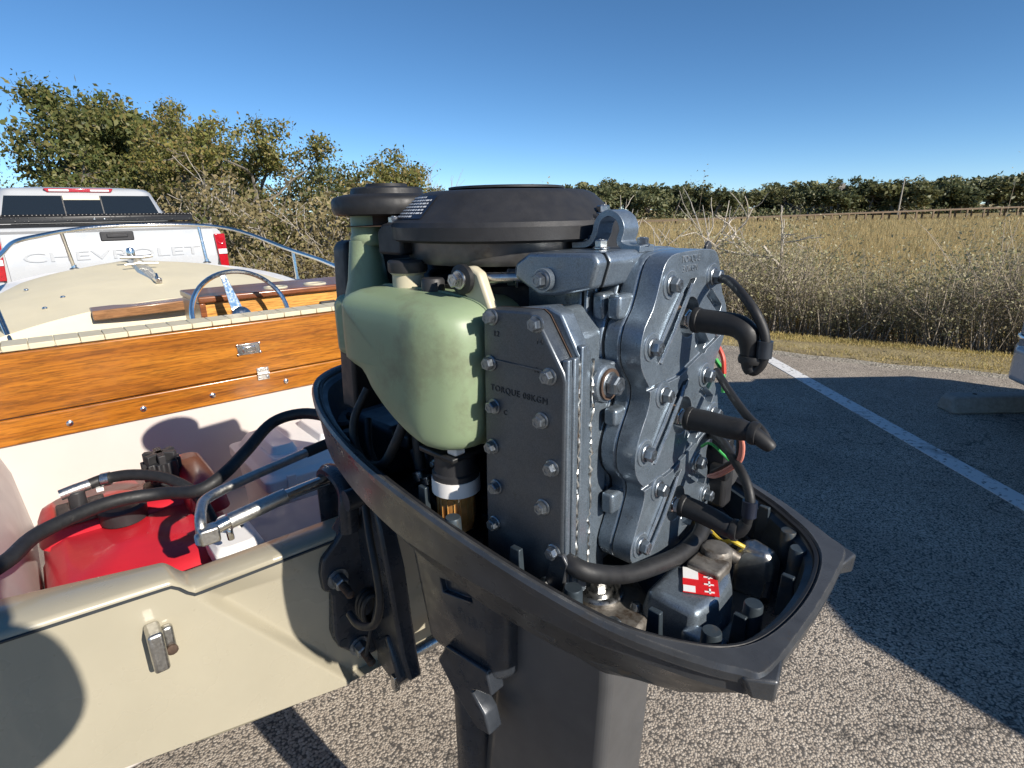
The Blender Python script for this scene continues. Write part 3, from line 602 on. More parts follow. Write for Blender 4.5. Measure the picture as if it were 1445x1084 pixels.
b = bm_(); b.box((-3.33, -.015, zc(-3.3)-.005), (-3.22, .015, zc(-3.3)+.02)); b.tube([(-3.30, 0, zc(-3.3)+.015), (-3.27, 0, zc(-3.3)+.04), (-3.24, 0, zc(-3.3)+.01)], .006, 8, 4); b.build('bow_chock', M['chrome'], boat, .003)
for a_, s_ in ((-3.55, -.55), (-3.2, -.42), (-3.05, -.50)): screw(boat, (a_, s_, zc(a_)-.085*(s_/hw(a_))**2+.001), (0, 0, 1), .011)
# bow rail
rp = [(-2.1, -.77, 1.16), (-2.35, -.74, 1.30), (-3.0, -.68, 1.385), (-3.5, -.61, 1.44), (-3.88, -.545, 1.488), (-4.02, -.42, 1.515), (-4.1, -.30, 1.535), (-4.15, -.12, 1.552), (-4.17, .15, 1.556), (-4.13, .42, 1.548), (-4.03, .58, 1.525), (-3.85, .69, 1.478), (-3.5, .79, 1.395), (-3.0, .83, 1.335), (-2.5, .80, 1.27), (-2.3, .79, 1.15)]
rail = bm_().tube(rp, .0125, 12, 5).build('bow_rail', M['chrome'], boat)
for top_, bot_ in (((-4.09, -.325, 1.531), (-4.12, -.30, 1.305)), ((-4.13, .43, 1.548), (-4.1, .44, 1.295)), ((-3.42, .80, 1.387), (-3.40, .80, 1.195)), ((-3.0, -.68, 1.385), (-2.72, -.635, 1.10))):
    b = bm_(); b.tube([top_, bot_], .0105, 10); p_ = b.build('stanchion', M['chrome'], rail)
    bm_().lathe([(.026, 0), (.026, .006), (.015, .012), (.0135, .028), (.0005, .028)], bot_, (0, 0, 1), 14).build('foot', M['chrome'], p_)
# ================================================================ things lying in the boat
tank, tm = thing_in('fuel_tank', BR, (-1.05, -.46, .715), 'red plastic portable fuel tank on the boat floor behind the transom', 'fuel tank')
def rrect(a0, a1, s0, s1, z, r_=.04, n=4):
    out = []
    for cx_, cy_, q0 in ((a1-r_, s1-r_, 0), (a0+r_, s1-r_, 90), (a0+r_, s0+r_, 180), (a1-r_, s0+r_, 270)):
        for k in range(n+1): t = R(q0+90*k/n); out.append((cx_+r_*math.cos(t), cy_+r_*math.sin(t), z))
    return out
b = tm(); b.loft([rrect(-1.33, -.80, -.635, -.275, .716), rrect(-1.34, -.785, -.645, -.265, .74), rrect(-1.34, -.785, -.645, -.265, .80), rrect(-1.325, -.80, -.632, -.278, .815), rrect(-1.33, -.795, -.635, -.275, .83), rrect(-1.32, -.81, -.627, -.283, .905, .05), rrect(-1.30, -.835, -.61, -.30, .937, .05), rrect(-1.27, -.86, -.585, -.325, .950, .05)])
b.build('tank_shell', M['red'], tank, smooth=60)
b = tm(); b.loft([rrect(-1.325, -1.085, -.63, -.285, .93, .05), rrect(-1.315, -1.10, -.62, -.29, .955, .05), rrect(-1.30, -1.125, -.60, -.31, .967, .045)]); b.build('tank_deck', M['red'], tank, smooth=60)
b = tm(); b.loft([rrect(-1.31, -1.02, -.36, -.27, .94, .03), rrect(-1.29, -1.03, -.345, -.28, 1.00, .025), rrect(-1.27, -1.05, -.335, -.29, 1.01, .02)]); b.build('tank_handle', M['red'], tank, smooth=60)
b = tm(); b.box((-1.21, -.59, .962), (-1.12, -.50, .985)); b.tube([(-1.165, -.548, .98), (-1.165, -.548, 1.025)], .017, 12); b.build('outlet_fitting', M['black_plastic'], tank, .004)
tm().tube([(-1.165, -.575, 1.022), (-1.165, -.548, 1.027), (-1.166, -.52, 1.03)], .0125, 10).build('hose_elbow', M['alloy'], tank)
b = tm(); b.lathe([(.045, .955), (.047, .985), (.042, .992), (.0005, .992)], (-1.10, -.475, 0), n=26); b.build('gauge_ring', M['black_plastic'], tank)
cap = tm(); pts = [((.043 if k % 2 else .034)*math.cos(2*math.pi*(k+q_)/24), (.043 if k % 2 else .034)*math.sin(2*math.pi*(k+q_)/24)) for k in range(24) for q_ in (-.2, .2)]
cap.prism([(-1.20+x, -.375+y) for x, y in pts], .99, 1.035, 'z'); q = cap.build('filler_cap', M['black_plastic'], tank, .002)
for t in (0, 60, 120): 
    b = tm(); c_ = Vector((-1.20, -.375, 1.043)); d_ = Vector((math.cos(R(t)), math.sin(R(t)), 0)); n_ = Vector((-d_.y, d_.x, 0))
    b.loft([[c_+d_*x-n_*.008+Vector((0, 0, -.012)), c_+d_*x+n_*.008+Vector((0, 0, -.012)), c_+d_*x+n_*.008+Vector((0, 0, .012)), c_+d_*x-n_*.008+Vector((0, 0, .012))] for x in (-.036, .036)]); b.build('cap_lug', M['black_plastic'], q, .002)
tm().lathe([(.047, .958), (.047, .975), (.030, .978), (.030, .992), (.0005, .992)], (-1.20, -.375, 0), n=24).build('filler_neck', M['black_plastic'], tank)
fh, fm = thing_in('fuel_hose', BR, (-1.166, -.52, 1.0), 'short black fuel hose with clamp running across the red tank', 'hose')
fm().tube([(-1.166, -.52, 1.03), (-1.165, -.49, 1.034), (-1.13, -.44, 1.04), (-1.07, -.385, 1.035), (-1.0, -.345, 1.01), (-.96, -.33, .96), (-.95, -.32, .90)], .0125, 12, 5).build('hose', M['rubber'], fh)
fm().tube([(-1.161, -.497, 1.0345), (-1.155, -.482, 1.036)], .0155, 12).build('hose_clamp', M['zinc'], fh)
fm().box((-1.175, -.512, 1.012), (-1.150, -.498, 1.02)).build('hose_tag', M['white_plastic'], fh, .001)
rh, rm = thing_in('rigging_hose', BR, (-.9, -.6, .95), 'long thick black hose looping from the engine over the fuel tank', 'hose')
rm().tube([(-2.15, -.62, .85), (-2.05, -.655, 1.0), (-1.9, -.69, 1.11), (-1.6, -.735, 1.128), (-1.2, -.745, 1.118), (-.92, -.742, 1.108), (-.78, -.735, 1.104), (-.715, -.70, 1.10), (-.76, -.648, 1.094), (-.84, -.605, 1.09), (-.90, -.505, 1.085), (-.90, -.42, 1.075), (-.84, -.362, 1.085), (-.85, -.31, 1.10), (-.91, -.245, 1.115), (-.96, -.17, 1.145), (-.93, -.11, 1.16), (-.84, -.075, 1.165), (-.74, -.06, 1.17)], .0128, 14, 6).build('hose', M['rubber'], rh)
rm().tube([(-.80, -.068, 1.168), (-.775, -.064, 1.169)], .0175, 14).build('hose_clamp', M['alloy'], rh)
jc, jm = thing_in('plastic_container', BR, (-.80, -.33, .935), 'small clear plastic container under the steering rods beside the red tank', 'container')
b = jm(); b.loft([rrect(-.86, -.735, -.365, -.285, .937, .015), rrect(-.865, -.73, -.37, -.28, .985, .015), rrect(-.855, -.74, -.36, -.29, .998, .02)]); b.build('body', M['white_plastic'], jc, .003)
b = jm(); b.lathe([(.018, .996), (.018, 1.012), (.016, 1.014), (.0005, 1.014)], (-.83, -.325, 0), n=20); b.build('lid', M['white_plastic'], jc)
bb, bbm = thing_in('battery_box', BR, (-1.28, -.02, .715), 'white plastic battery box in the boat beside the engine', 'battery box')
b = bbm(); b.loft([rrect(-1.46, -1.14, -.14, .12, .716, .02), rrect(-1.47, -1.13, -.15, .13, .90, .02)]); b.build('box', M['white_plastic'], bb, .003)
b = bbm(); b.loft([rrect(-1.485, -1.115, -.165, .145, .895, .02), rrect(-1.485, -1.115, -.165, .145, .925, .02), rrect(-1.46, -1.14, -.145, .125, .932, .03), rrect(-1.44, -1.16, -.125, .105, .965, .03)]); b.build('lid', M['white_plastic'], bb, .003)
for s_ in (-.08, .06):
    b = bbm(); b.loft([rrect(-1.40, -1.20, s_-.04, s_+.04, .96, .015), rrect(-1.39, -1.21, s_-.03, s_+.03, .985, .015)]); b.build('vent_hump', M['white_plastic'], bb, .003)
for s_ in (-.10, .08): bbm().box((-1.118, s_-.012, .86), (-1.108, s_+.012, .935)).build('clip', M['white_plastic'], bb, .002)
# ================================================================ trailer
tr, trm = thing_in('boat_trailer', BR, (-2.2, 0, 0), 'galvanized boat trailer under the hull', 'trailer')
for sg in (-1, 1):
    trm().tube([(-1.25, sg*.55, .46), (-3.2, sg*.55, .46), (-5.2, sg*.06, .44)], .035, 4, smooth=0).build('side_rail', M['galv'], tr)
    trm().box((-3.0, sg*.42-.04, .54), (-1.15, sg*.42+.04, .64)).build('bunk', M['bracket'], tr, .01)
    for a_ in (-1.3, -2.6): trm().box((a_-.025, sg*.42-.025, .44), (a_+.025, sg*.42+.025, .56)).build('bunk_bracket', M['galv'], tr)
    w_ = trm(); w_.lathe([(.12, -.07), (.24, -.085), (.285, -.07), (.295, 0), (.285, .07), (.24, .085), (.12, .07)], (-1.75, sg*.95, .295), (0, 1, 0), 32); q = w_.build('wheel', M['tyre'], tr)
    trm().lathe([(.01, -.05), (.10, -.055), (.125, -.07), (.125, .07), (.10, .055), (.01, .05)], (-1.75, sg*.95, .295), (0, 1, 0), 20).build('rim', M['galv'], q)
    f_ = trm(); f_.grid([[(-1.75+.36*math.cos(t), sg*.95+y, .295+.36*math.sin(t)) for y in (-.11, .11)] for t in np.linspace(0, math.pi, 14)]); f_.build('fender', M['galv'], tr)
    q = trm().box((-1.245, sg*.62-.09, .43), (-1.205, sg*.62+.09, .51)).build('tail_lamp', M['lamp_red'], tr, .008)
for a_ in (-1.28, -1.75, -2.9): trm().box((a_-.03, -.56 if a_ != -1.75 else -.9, .40), (a_+.03, .56 if a_ != -1.75 else .9, .455)).build('cross_member', M['galv'], tr, .004)
trm().tube([(-5.0, 0, .44), (-6.45, .13, .46)], .045, 4).build('tongue', M['galv'], tr); trm().box((-4.75, -.04, .46), (-4.65, .04, 1.0)).build('winch_post', M['galv'], tr, .006)
trm().box((-6.56, .08, .44), (-6.42, .20, .53)).build('coupler', M['galv'], tr, .02)
trm().tube([(-5.5, .12, 0.06), (-5.5, .12, .75)], .03, 10).build('jack', M['galv'], tr)
# ================================================================ pickup towing the boat (local x = aft, tail at x=0)
def wheel_set(par, mk, x, y, r_=.40, wd=.28, sg=1):
    w_ = mk(); w_.lathe([(r_*.6, -wd/2+.02), (r_*.92, -wd/2), (r_, -wd*.3), (r_, wd*.3), (r_*.92, wd/2), (r_*.6, wd/2-.02)], (x, y, r_), (0, 1, 0), 36); q = w_.build('wheel', M['tyre'], par)
    c_ = mk(); c_.lathe([(.01, -wd*.42), (r_*.2, -wd*.44), (r_*.5, -wd*.36), (r_*.62, -wd*.46), (r_*.62, wd*.46), (r_*.5, wd*.36), (r_*.2, wd*.44), (.01, wd*.42)], (x, y, r_), (0, 1, 0), 20); c_.build('rim', M['wheel_metal'], q)
tk = empty('pickup_truck', (*frame_pt(BR, -6.8, .25), 0), BR+R(1.6)); tag(tk, 'white pickup truck with raised lettering across its tailgate', 'pickup truck'); nm = MB
for sg in (-1, 1):
    prof = [(.62, .80), (.62, .99), (.95, 1.02), (1.30, 1.015), (1.44, .985), (1.505, .93), (1.505, .86), (.62, .86)]
    nm().loft([[(x, sg*y, z) for z, y in prof] for x in (-2.0, -1.2, -.4, -.02)]).build('bed_side', M['white_car'], tk, .012)
    l_ = nm(); l_.loft([[(-.16, sg*1.028, 1.06), (-.16, sg*1.028, 1.42), (.0, sg*1.02, 1.42), (.0, sg*1.02, 1.06)], [(-.02, sg*.93, 1.06), (-.02, sg*.905, 1.42), (.012, sg*.905, 1.42), (.012, sg*.93, 1.06)]]); lt = l_.build('tail_light', M['lamp_red'], tk, .008)
    nm().box((.010, sg*.97-.045, 1.20), (.02, sg*.97+.045, 1.255)).build('reverse_lens', M['lamp_clear'], lt, .004)
    nm().lathe([(.04, 0), (.034, .004), (.028, .002), (.0005, .006)], (.0125, sg*.965, 1.345), (1, 0, 0), 20).build('lens_ring', M['lamp_red'], lt)
    nm().loft([[(x, sg*y, z) for z, y in ((.45, .9), (.45, .99), (.95, 1.02), (1.3, 1.01), (1.5, .93), (1.5, .8))] for x in (-2.03, -3.2, -4.2)]).build('cab_side', M['white_car'], tk, .01)
    for x in (-1.15, -4.85): wheel_set(tk, nm, x, sg*.87)
    m_ = nm(); m_.box((-3.95, sg*1.04 if sg > 0 else -1.26, 1.5), (-3.85, 1.26 if sg > 0 else -1.04, 1.72)); m_.build('door_mirror', M['black_plastic'], tk, .03)
tg = nm(); G = []
for z, o in ((.80, -.015), (.86, 0), (1.12, .004), (1.335, .004), (1.355, -.004), (1.475, -.008), (1.50, .012), (1.522, .012), (1.530, -.005), (1.530, -.06)): G.append([(o, y, z-.0*abs(y)) for y in np.linspace(-.90, .90, 9)])
tg.grid(G); tail = tg.build('tailgate', M['white_car'], tk, smooth=25)
tm_ = text_mesh('CHEVROLET', .125, .006, sx=1.0); xs_ = [v.co.x for v in tm_.vertices]; wd = max(xs_)-min(xs_); kx = 1.52/wd
for v in tm_.vertices: v.co.x *= kx
tm_.materials.append(M['white_car']); o = inst('lettering', tm_, tail, Matrix(((0, 0, 1, .006), (1, 0, 0, -.02), (0, 1, 0, 1.215), (0, 0, 0, 1)))); o['label'] = 'raised white letters reading CHEVROLET'
bv = o.modifiers.new('bevel', 'BEVEL'); bv.width = .0025; bv.segments = 2
q = nm().box((-.02, -.145, 1.385), (.006, .145, 1.475)).build('handle_recess', M['black_plastic'], tail, .01); nm().box((.004, -.09, 1.42), (.018, .09, 1.455)).build('tailgate_handle', M['black_plastic'], q, .006)
nm().box((-.02, -1.0, .62), (.11, 1.0, .78)).build('rear_bumper', M['chrome'], tk, .02, 3)
nm().box((-2.0, -.86, .85), (-.06, .86, .9)).build('bed_floor', M['black_plastic'], tk)
# cab greenhouse
def ring(x0, x1, y, z, r_=.10):
    return [(x0-r_, y, z), (x0, y-r_, z), (x0, -y+r_, z), (x0-r_, -y, z), (x1+r_, -y, z), (x1, -y+r_, z), (x1, y-r_, z), (x1+r_, y, z)]
cabm = nm(); cabm.loft([ring(-2.02, -5.0, .93, .75), ring(-2.02, -5.0, .95, 1.50), ring(-2.03, -4.5, .92, 1.56), ring(-2.17, -3.95, .79, 1.93, .12), ring(-2.25, -3.85, .75, 1.975, .14), ring(-2.5, -3.6, .58, 2.0, .2)]); cabm.build('cab', M['white_car'], tk, smooth=50)
nm().loft([[(x, y, z) for y, z in ((-.98, .5), (-.99, 1.05), (-.85, 1.24), (.85, 1.24), (.99, 1.05), (.98, .5))] for x in (-4.3, -5.2)]+[[(x, y*.95, z*.97) for y, z in ((-.98, .5), (-.99, 1.05), (-.85, 1.2), (.85, 1.2), (.99, 1.05), (.98, .5))] for x in (-5.75,)]).build('hood', M['white_car'], tk, .03, 3)
def bx(z): return -2.03-.14*(z-1.56)/.37
def pane(y0, y1, z0, z1, sh0=0, sh1=0):
    b = nm(); t = .008; q = [(y0+sh0, z0), (y1+sh1, z0), (y1, z1), (y0, z1)]
    b.loft([[(bx(z)+.003+k, y, z) for y, z in q] for k in (0, t)]); return b
pane(-.745, -.205, 1.60, 1.885, -.085, 0).build('rear_window_pane', M['dark_glass'], tk, .002); pane(.205, .745, 1.60, 1.885, 0, .085).build('rear_window_pane', M['dark_glass'], tk, .002); pane(-.19, .19, 1.60, 1.83).build('rear_window_pane', M['dark_glass'], tk, .002)
pane(-.19, .19, 1.834, 1.885).build('window_shade', M['ivory'], tk, .002, label='pale strip above the sliding middle pane')
for y in (-.198, .198): pane(y-.006, y+.006, 1.60, 1.885).build('window_bar', M['black_plastic'], tk)
q = nm(); q.loft([[(bx(1.945)-.05+k, y, z) for y, z in ((-.33, 1.925), (.33, 1.925), (.36, 1.972), (-.36, 1.972))] for k in (0, .075)]); hb = q.build('brake_light', M['lamp_red'], tk, .01, label='high red brake light with clear cargo lamps')
for y in (-.21, .21): nm().box((bx(1.945)+.024, y-.10, 1.936), (bx(1.945)+.03, y+.10, 1.960)).build('cargo_lamp', M['lamp_clear'], hb, .004)
tb = empty('truck_toolbox', (*frame_pt(BR, -8.40, .25), 1.505), BR+R(1.6)); tag(tb, 'black diamond plate toolbox across the pickup bed behind the cab', 'toolbox')
MB().box((-.22, -.80, -.30), (.22, .80, .055)).build('box', M['diamond_plate'], tb, .006); MB().box((-.25, -.98, .002), (.25, .98, .05)).build('flange', M['diamond_plate'], tb, .006)
MB().loft([[(x*.25*k1, y, z) for x, y in ((-1, -1.0*k2), (1, -1.0*k2), (1, 1.0*k2), (-1, 1.0*k2))] for z, k1, k2 in ((.060, 1.02, 1.0), (.125, 1.02, 1.0), (.155, .94, .97))]).build('lid', M['diamond_plate'], tb, .006)
for y in (-.05, .05): MB().box((.258, y-.01, .085), (.268, y+.01, .105)).build('rivet', M['zinc'], tb, .003)
# ================================================================ white SUV parked on the right (local y = forward)
sv = empty('parked_suv', (4.575, 1.66, 0)); tag(sv, 'white car parked at the wheel stop, only its front corner in view', 'car')
def sect(y, hw_, z0, z1, r_=.12): return [(-hw_+.04, y, z0), (-hw_, y, z0+.1), (-hw_, y, z1-r_), (-hw_+r_, y, z1), (hw_-r_, y, z1), (hw_, y, z1-r_), (hw_, y, z0+.1), (hw_-.04, y, z0)]
S_ = [(-2.5, .84, .55, 1.05), (-2.44, .93, .42, 1.15), (-1.6, .985, .36, 1.17), (0, .99, .36, 1.17), (.9, .99, .36, 1.18), (1.6, .985, .36, 1.16), (2.1, .955, .36, 1.13), (2.36, .88, .40, 1.07), (2.47, .74, .44, .98), (2.50, .55, .48, .90)]
MB().loft([sect(*q) for q in S_]).build('body', M['white_car'], sv, smooth=45)
gh = MB(); gh.loft([[(x*hx, y, z) for x, y in ((-1, y0), (-1, y1), (-.6, y1+.06*k), (.6, y1+.06*k), (1, y1), (1, y0))] for z, hx, y0, y1, k in ((1.14, .93, -2.40, 1.95, 1), (1.50, .89, -2.25, 1.66, 1), (1.80, .82, -2.02, 1.34, 1), (1.865, .73, -1.85, 1.1, 1))]); gh.build('greenhouse', M['dark_glass'], sv, .02)
MB().loft([[(x*hx, y, z) for x, y in ((-1, y0), (-1, y1), (1, y1), (1, y0))] for z, hx, y0, y1 in ((1.80, .835, -2.05, 1.36), (1.87, .75, -1.9, 1.12), (1.885, .5, -1.7, .9))]).build('roof', M['white_car'], sv, .02)
for sg in (-1, 1):
    for y in (-1.5, 1.55):
        w_ = MB(); w_.lathe([(.22, -.12), (.36, -.13), (.385, -.08), (.385, .08), (.36, .13), (.22, .12)], (sg*.88, y, .385), (1, 0, 0), 32); q = w_.build('wheel', M['tyre'], sv)
        MB().lathe([(.01, -.11), (.22, -.12), (.22, .12), (.01, .11)], (sg*.88, y, .385), (1, 0, 0), 20).build('rim', M['wheel_metal'], q)
    h_ = MB(); h_.loft([[(sg*x, y+k, z) for x, y, z in ((.965, 2.02, .72), (.905, 2.32, .70), (.60, 2.485, .72), (.60, 2.46, .84), (.89, 2.32, .90), (.965, 2.02, .90))] for k in (-.08, .012)]); h_.build('headlight', M['light_glass'], sv, .015, 3)
    c_ = MB(); c_.tube([(sg*.985, 1.98, .69), (sg*.915, 2.33, .685), (sg*.62, 2.50, .69)], .012, 8, 5); c_.build('chrome_strip', M['chrome'], sv)
    MB().box((sg*1.0 if sg > 0 else -1.2, .72, 1.14), (1.2 if sg > 0 else -1.0, .9, 1.30)).build('door_mirror', M['white_car'], sv, .04)
bp_ = MB(); bp_.loft([[(x, y, z) for x, y in ((-1.0, 2.0), (-.935, 2.32), (-.78, 2.49), (-.4, 2.545), (.4, 2.545), (.78, 2.49), (.935, 2.32), (1.0, 2.0), (.8, 1.9), (-.8, 1.9))] for z in (.36, .42, .56, .61)]); bp_.build('front_bumper', M['white_car'], sv, .03, 3); MB().box((-.75, 2.25, .31), (.75, 2.44, .37)).build('bumper_lip', M['black_plastic'], sv, .02)
MB().box((-.52, 2.46, .64), (.52, 2.53, .84)).build('grille', M['black_plastic'], sv, .02)
# ================================================================ the person taking the picture, behind the camera (only the shadow shows)
per = empty('person', (-.005, -.20, 0), R(4)); per.scale = (1.0, 1.0, 1.08); tag(per, 'person in dark jacket and jeans standing behind the camera, arms raised', 'person')
def skin_body(name, V, E_, rad, mat, root=0, sub=2):
    me = bpy.data.meshes.new(name); me.from_pydata(V, E_, []); o = link(name, me, mat, per)
    sk = o.modifiers.new('skin', 'SKIN'); sv_ = me.skin_vertices[0].data
    for i, r_ in enumerate(rad): sv_[i].radius = (r_, r_) if not hasattr(r_, '__len__') else r_
    sv_[root].use_root = True; sk.use_smooth_shade = True
    su = o.modifiers.new('sub', 'SUBSURF'); su.levels = sub; su.render_levels = sub; return o
V = [(0, 0, .95), (0, 0, 1.12), (0, 0, 1.32), (0, .01, 1.46), (0, .02, 1.55), (0, .03, 1.62), (0, .03, 1.72),
     (-.19, 0, 1.44), (-.29, .0, 1.20), (-.26, .08, 1.40), (-.245, .10, 1.46), (.19, 0, 1.44), (.255, .03, 1.47), (.18, .08, 1.53), (.10, .10, 1.53),
     (-.10, 0, .90), (-.12, .03, .50), (-.13, -.02, .10), (-.13, .10, .035), (.10, 0, .90), (.12, .03, .50), (.13, -.02, .10), (.13, .10, .035)]
Ed = [(0, 1), (1, 2), (2, 3), (3, 4), (4, 5), (5, 6), (3, 7), (7, 8), (8, 9), (9, 10), (3, 11), (11, 12), (12, 13), (13, 14), (0, 15), (15, 16), (16, 17), (17, 18), (0, 19), (19, 20), (20, 21), (21, 22)]
rd = [(.18, .12), (.175, .12), (.19, .125), (.13, .10), .06, .095, .085, .075, .055, .042, .035, .075, .055, .042, .035, .105, .07, .05, .045, .105, .07, .05, .045]
skin_body('body', V, Ed, rd, M['clothes'])
h_ = MB(); h_.lathe([(.001, -.12), (.05, -.115), (.075, -.06), (.085, 0), (.088, .06), (.07, .105), (.035, .125), (.001, .13)], (0, .035, 1.665), n=20); h_.loft([[(-.012, .110, 1.635), (.012, .110, 1.635), (0, .128, 1.640)], [(-.006, .112, 1.675), (.006, .112, 1.675), (0, .116, 1.675)]])
for sg in (-1, 1): h_.lathe([(.001, -.008), (.018, -.006), (.022, 0), (.012, .006), (.001, .006)], (sg*.086, .03, 1.66), (1, 0, 0), 12)
hd = h_.build('head', M['skin'], per)
for sg in (-1, 1): MB().lathe([(.001, -.009), (.009, -.004), (.010, .002), (.001, .009)], (sg*.032, .108, 1.672), (0, 1, 0), 10).build('eye', M['ink_white'], hd)
MB().box((-.022, .109, 1.604), (.022, .117, 1.612)).build('mouth', M['lamp_red'], hd, .003)
for (wx, wy, wz), d_ in (((-.245, .10, 1.46), 1), ((.10, .10, 1.53), -1)):
    q_ = MB(); q_.tube([(wx, wy, wz-.01), (wx, wy+.02, wz+.03), (wx, wy+.03, wz+.08)], [.03, .042, .036], 10, flat=.5)
    for k, ln in enumerate((.065, .075, .07, .055)): q_.tube([(wx+(k-1.5)*.019, wy+.03, wz+.075), (wx+(k-1.5)*.020, wy+.045, wz+.075+ln*.5), (wx+(k-1.5)*.019, wy+.035, wz+.075+ln*.9)], [.009, .0085, .007], 8)
    q_.tube([(wx+d_*.03, wy+.02, wz+.02), (wx+d_*.058, wy+.04, wz+.045), (wx+d_*.06, wy+.05, wz+.075)], [.011, .010, .008], 8); q_.build('hand', M['skin'], per)
MB().lathe([(.092, -.02), (.096, .05), (.078, .11), (.04, .136), (.001, .14)], (0, .022, 1.67), n=20).build('hair', M['hair'], hd)
# ================================================================ outboard motor (local X = aft, Y = starboard, heights from the ground)
mot, mm = thing_in('outboard_motor', ER, (-.3, 0, .35), 'outboard motor with its cowling off, grey blue powerhead and pale green oil tank', 'outboard motor')
KT = Matrix.Translation((.3, 0, -.35))
def be():                                       # shapes given in the boat frame, moved into the motor's frame
    return MB(KT@Matrix.Rotation(BR-ER, 4, 'Z'))
def smooth_closed(pts, n=5):
    P = [Vector(p) for p in pts]; m = len(P); out = []
    for i in range(m):
        p0, p1, p2, p3 = P[i-1], P[i], P[(i+1) % m], P[(i+2) % m]
        for k in range(n):
            t = k/n; out.append(.5*((2*p1)+(p2-p0)*t+(2*p0-5*p1+4*p2-p3)*t*t+(3*p1-p0-3*p2+p3)*t**3))
    return out
def inset(P, d):
    m = len(P); ar = sum(P[i].x*P[(i+1) % m].y-P[(i+1) % m].x*P[i].y for i in range(m)); sg = 1 if ar > 0 else -1; out = []
    for i in range(m):
        t = (P[(i+1) % m]-P[i-1]).normalized(); out.append(P[i]+Vector((-t.y, t.x))*d*sg)
    return out
# ---- lower cowling pan
outer = [(-.735, .015), (-.715, -.055), (-.665, -.108), (-.55, -.157), (-.40, -.188), (-.25, -.197), (-.12, -.195), (-.02, -.186), (.04, -.174), (.10, -.151), (.135, -.132), (.152, -.118), (.157, -.06), (.159, .015), (.157, .09), (.152, .144), (.130, .158), (.10, .175), (.045, .200), (-.07, .232), (-.2, .240), (-.4, .225), (-.55, .19), (-.665, .138), (-.715, .085)]
inner = [(-.726, .015), (-.707, -.051), (-.659, -.101), (-.547, -.150), (-.40, -.181), (-.25, -.190), (-.12, -.188), (-.02, -.179), (.039, -.166), (.090, -.138), (.118, -.112), (.134, -.080), (.143, -.035), (.146, .015), (.143, .065), (.133, .110), (.112, .142), (.085, .163), (.036, .190), (-.072, .225), (-.2, .233), (-.4, .218), (-.547, .183), (-.659, .131), (-.707, .080)]
PO, PI_ = smooth_closed(outer, 4), smooth_closed(inner, 4)
def rz_(a): return 1.2-.13*(a-.15)
def tocen(P, f, c=(-.155, 0)): return [p+(Vector(c)-p)*f for p in P]
def leg_outline(g=0.0):
    L = []
    for p in PO:
        d = p-Vector((-.155, -.005)); d = Vector((d.x, d.y*1.6)).normalized(); hx, hy = .110+g, .062+g
        k = min(hx/max(1e-6, abs(d.x)), hy/max(1e-6, abs(d.y))); kk = (abs(d.x/hx)**14+abs(d.y/hy)**14)**(-1/14.); L.append(Vector((-.155, -.005))+d*kk)
    return L
LG = leg_outline(.012)
rings = [[(p.x, p.y, 1.045) for p in LG]]
for f, dz, zabs in ((.72, None, 1.080), (.42, None, 1.112)):
    rings.append([(q.x+(l.x-q.x)*f, q.y+(l.y-q.y)*f, zabs+.10*max(0, -q.x-.2)*(1-f)) for q, l in zip(PO, LG)])
def wall_h(x): return .030+.045*max(0, min(1, (.05-x)/.35))
rings.append([(q.x+(l.x-q.x)*.09, q.y+(l.y-q.y)*.09, rz_(q.x)-wall_h(q.x)-.004) for q, l in zip(PO, LG)])
rings.append([(q.x+(l.x-q.x)*.055, q.y+(l.y-q.y)*.055, rz_(q.x)-wall_h(q.x)) for q, l in zip(PO, LG)])
rings.append([(p.x, p.y, rz_(p.x)-.017) for p in inset(PO, .0055)])
rings.append([(p.x, p.y, rz_(p.x)-.0145) for p in inset(PO, .001)])
rings.append([(p.x, p.y, rz_(p.x)-.005) for p in PO])
rings.append([(p.x, p.y, rz_(p.x)) for p in inset(PO, .003)])
rings.append([(p.x, p.y, rz_(p.x)) for p in PI_])
rings.append([(p.x, p.y, rz_(p.x)-.004) for p in inset(PI_, .003)])
rings.append([(p.x, p.y, rz_(p.x)-.012) for p in inset(PI_, .009)])
b = mm(); b.loft(rings, False, False); pan = b.build('cowling_pan', M['pan'], mot, smooth=28, label='dark grey lower cowling with scuffed rim')
b = mm(); ri = [[(p.x, p.y, rz_(p.x)-.012) for p in inset(PI_, .009)], [(p.x, p.y, rz_(p.x)-.016) for p in inset(PI_, .017)], [(p.x, p.y, rz_(p.x)-.055) for p in inset(PI_, .022)], [(p.x, p.y, 1.118+.10*max(0, -p.x-.2)) for p in inset(PI_, .040)], [(p.x, p.y, 1.112+.10*max(0, -p.x-.2)) for p in tocen(inset(PI_, .040), .25)], [(p.x, p.y, 1.112) for p in tocen(inset(PI_, .04), .9)]]
b.loft(ri, False, True); b.build('pan_liner', M['pan_in'], pan, smooth=50)
b = mm(); b.tube([(p.x, p.y, rz_(p.x)-.006) for p in inset(PI_, .005)]+[(PI_[0].x+.005, PI_[0].y, rz_(PI_[0].x)-.006)], .0038, 6, caps=False); b.build('rim_gasket', M['rubber'], pan)
for sg, (x, y) in ((-1, (.150, -.118)), (1, (.150, .146))):       # corner lugs of the pan
    b = mm(); z0 = rz_(x)
    b.loft([[(x-.050, y-sg*.004, z0-.004), (x+.004, y-sg*.045, z0-.004), (x+.013, y+sg*.0, z0-.003), (x-.012, y+sg*.016, z0-.004)], [(x-.040, y-sg*.008, z0-.022), (x+.002, y-sg*.025, z0-.024), (x+.012, y-sg*.001, z0-.028), (x-.006, y+sg*.010, z0-.027)]]); b.build('corner_lug', M['pan'], pan, .003)
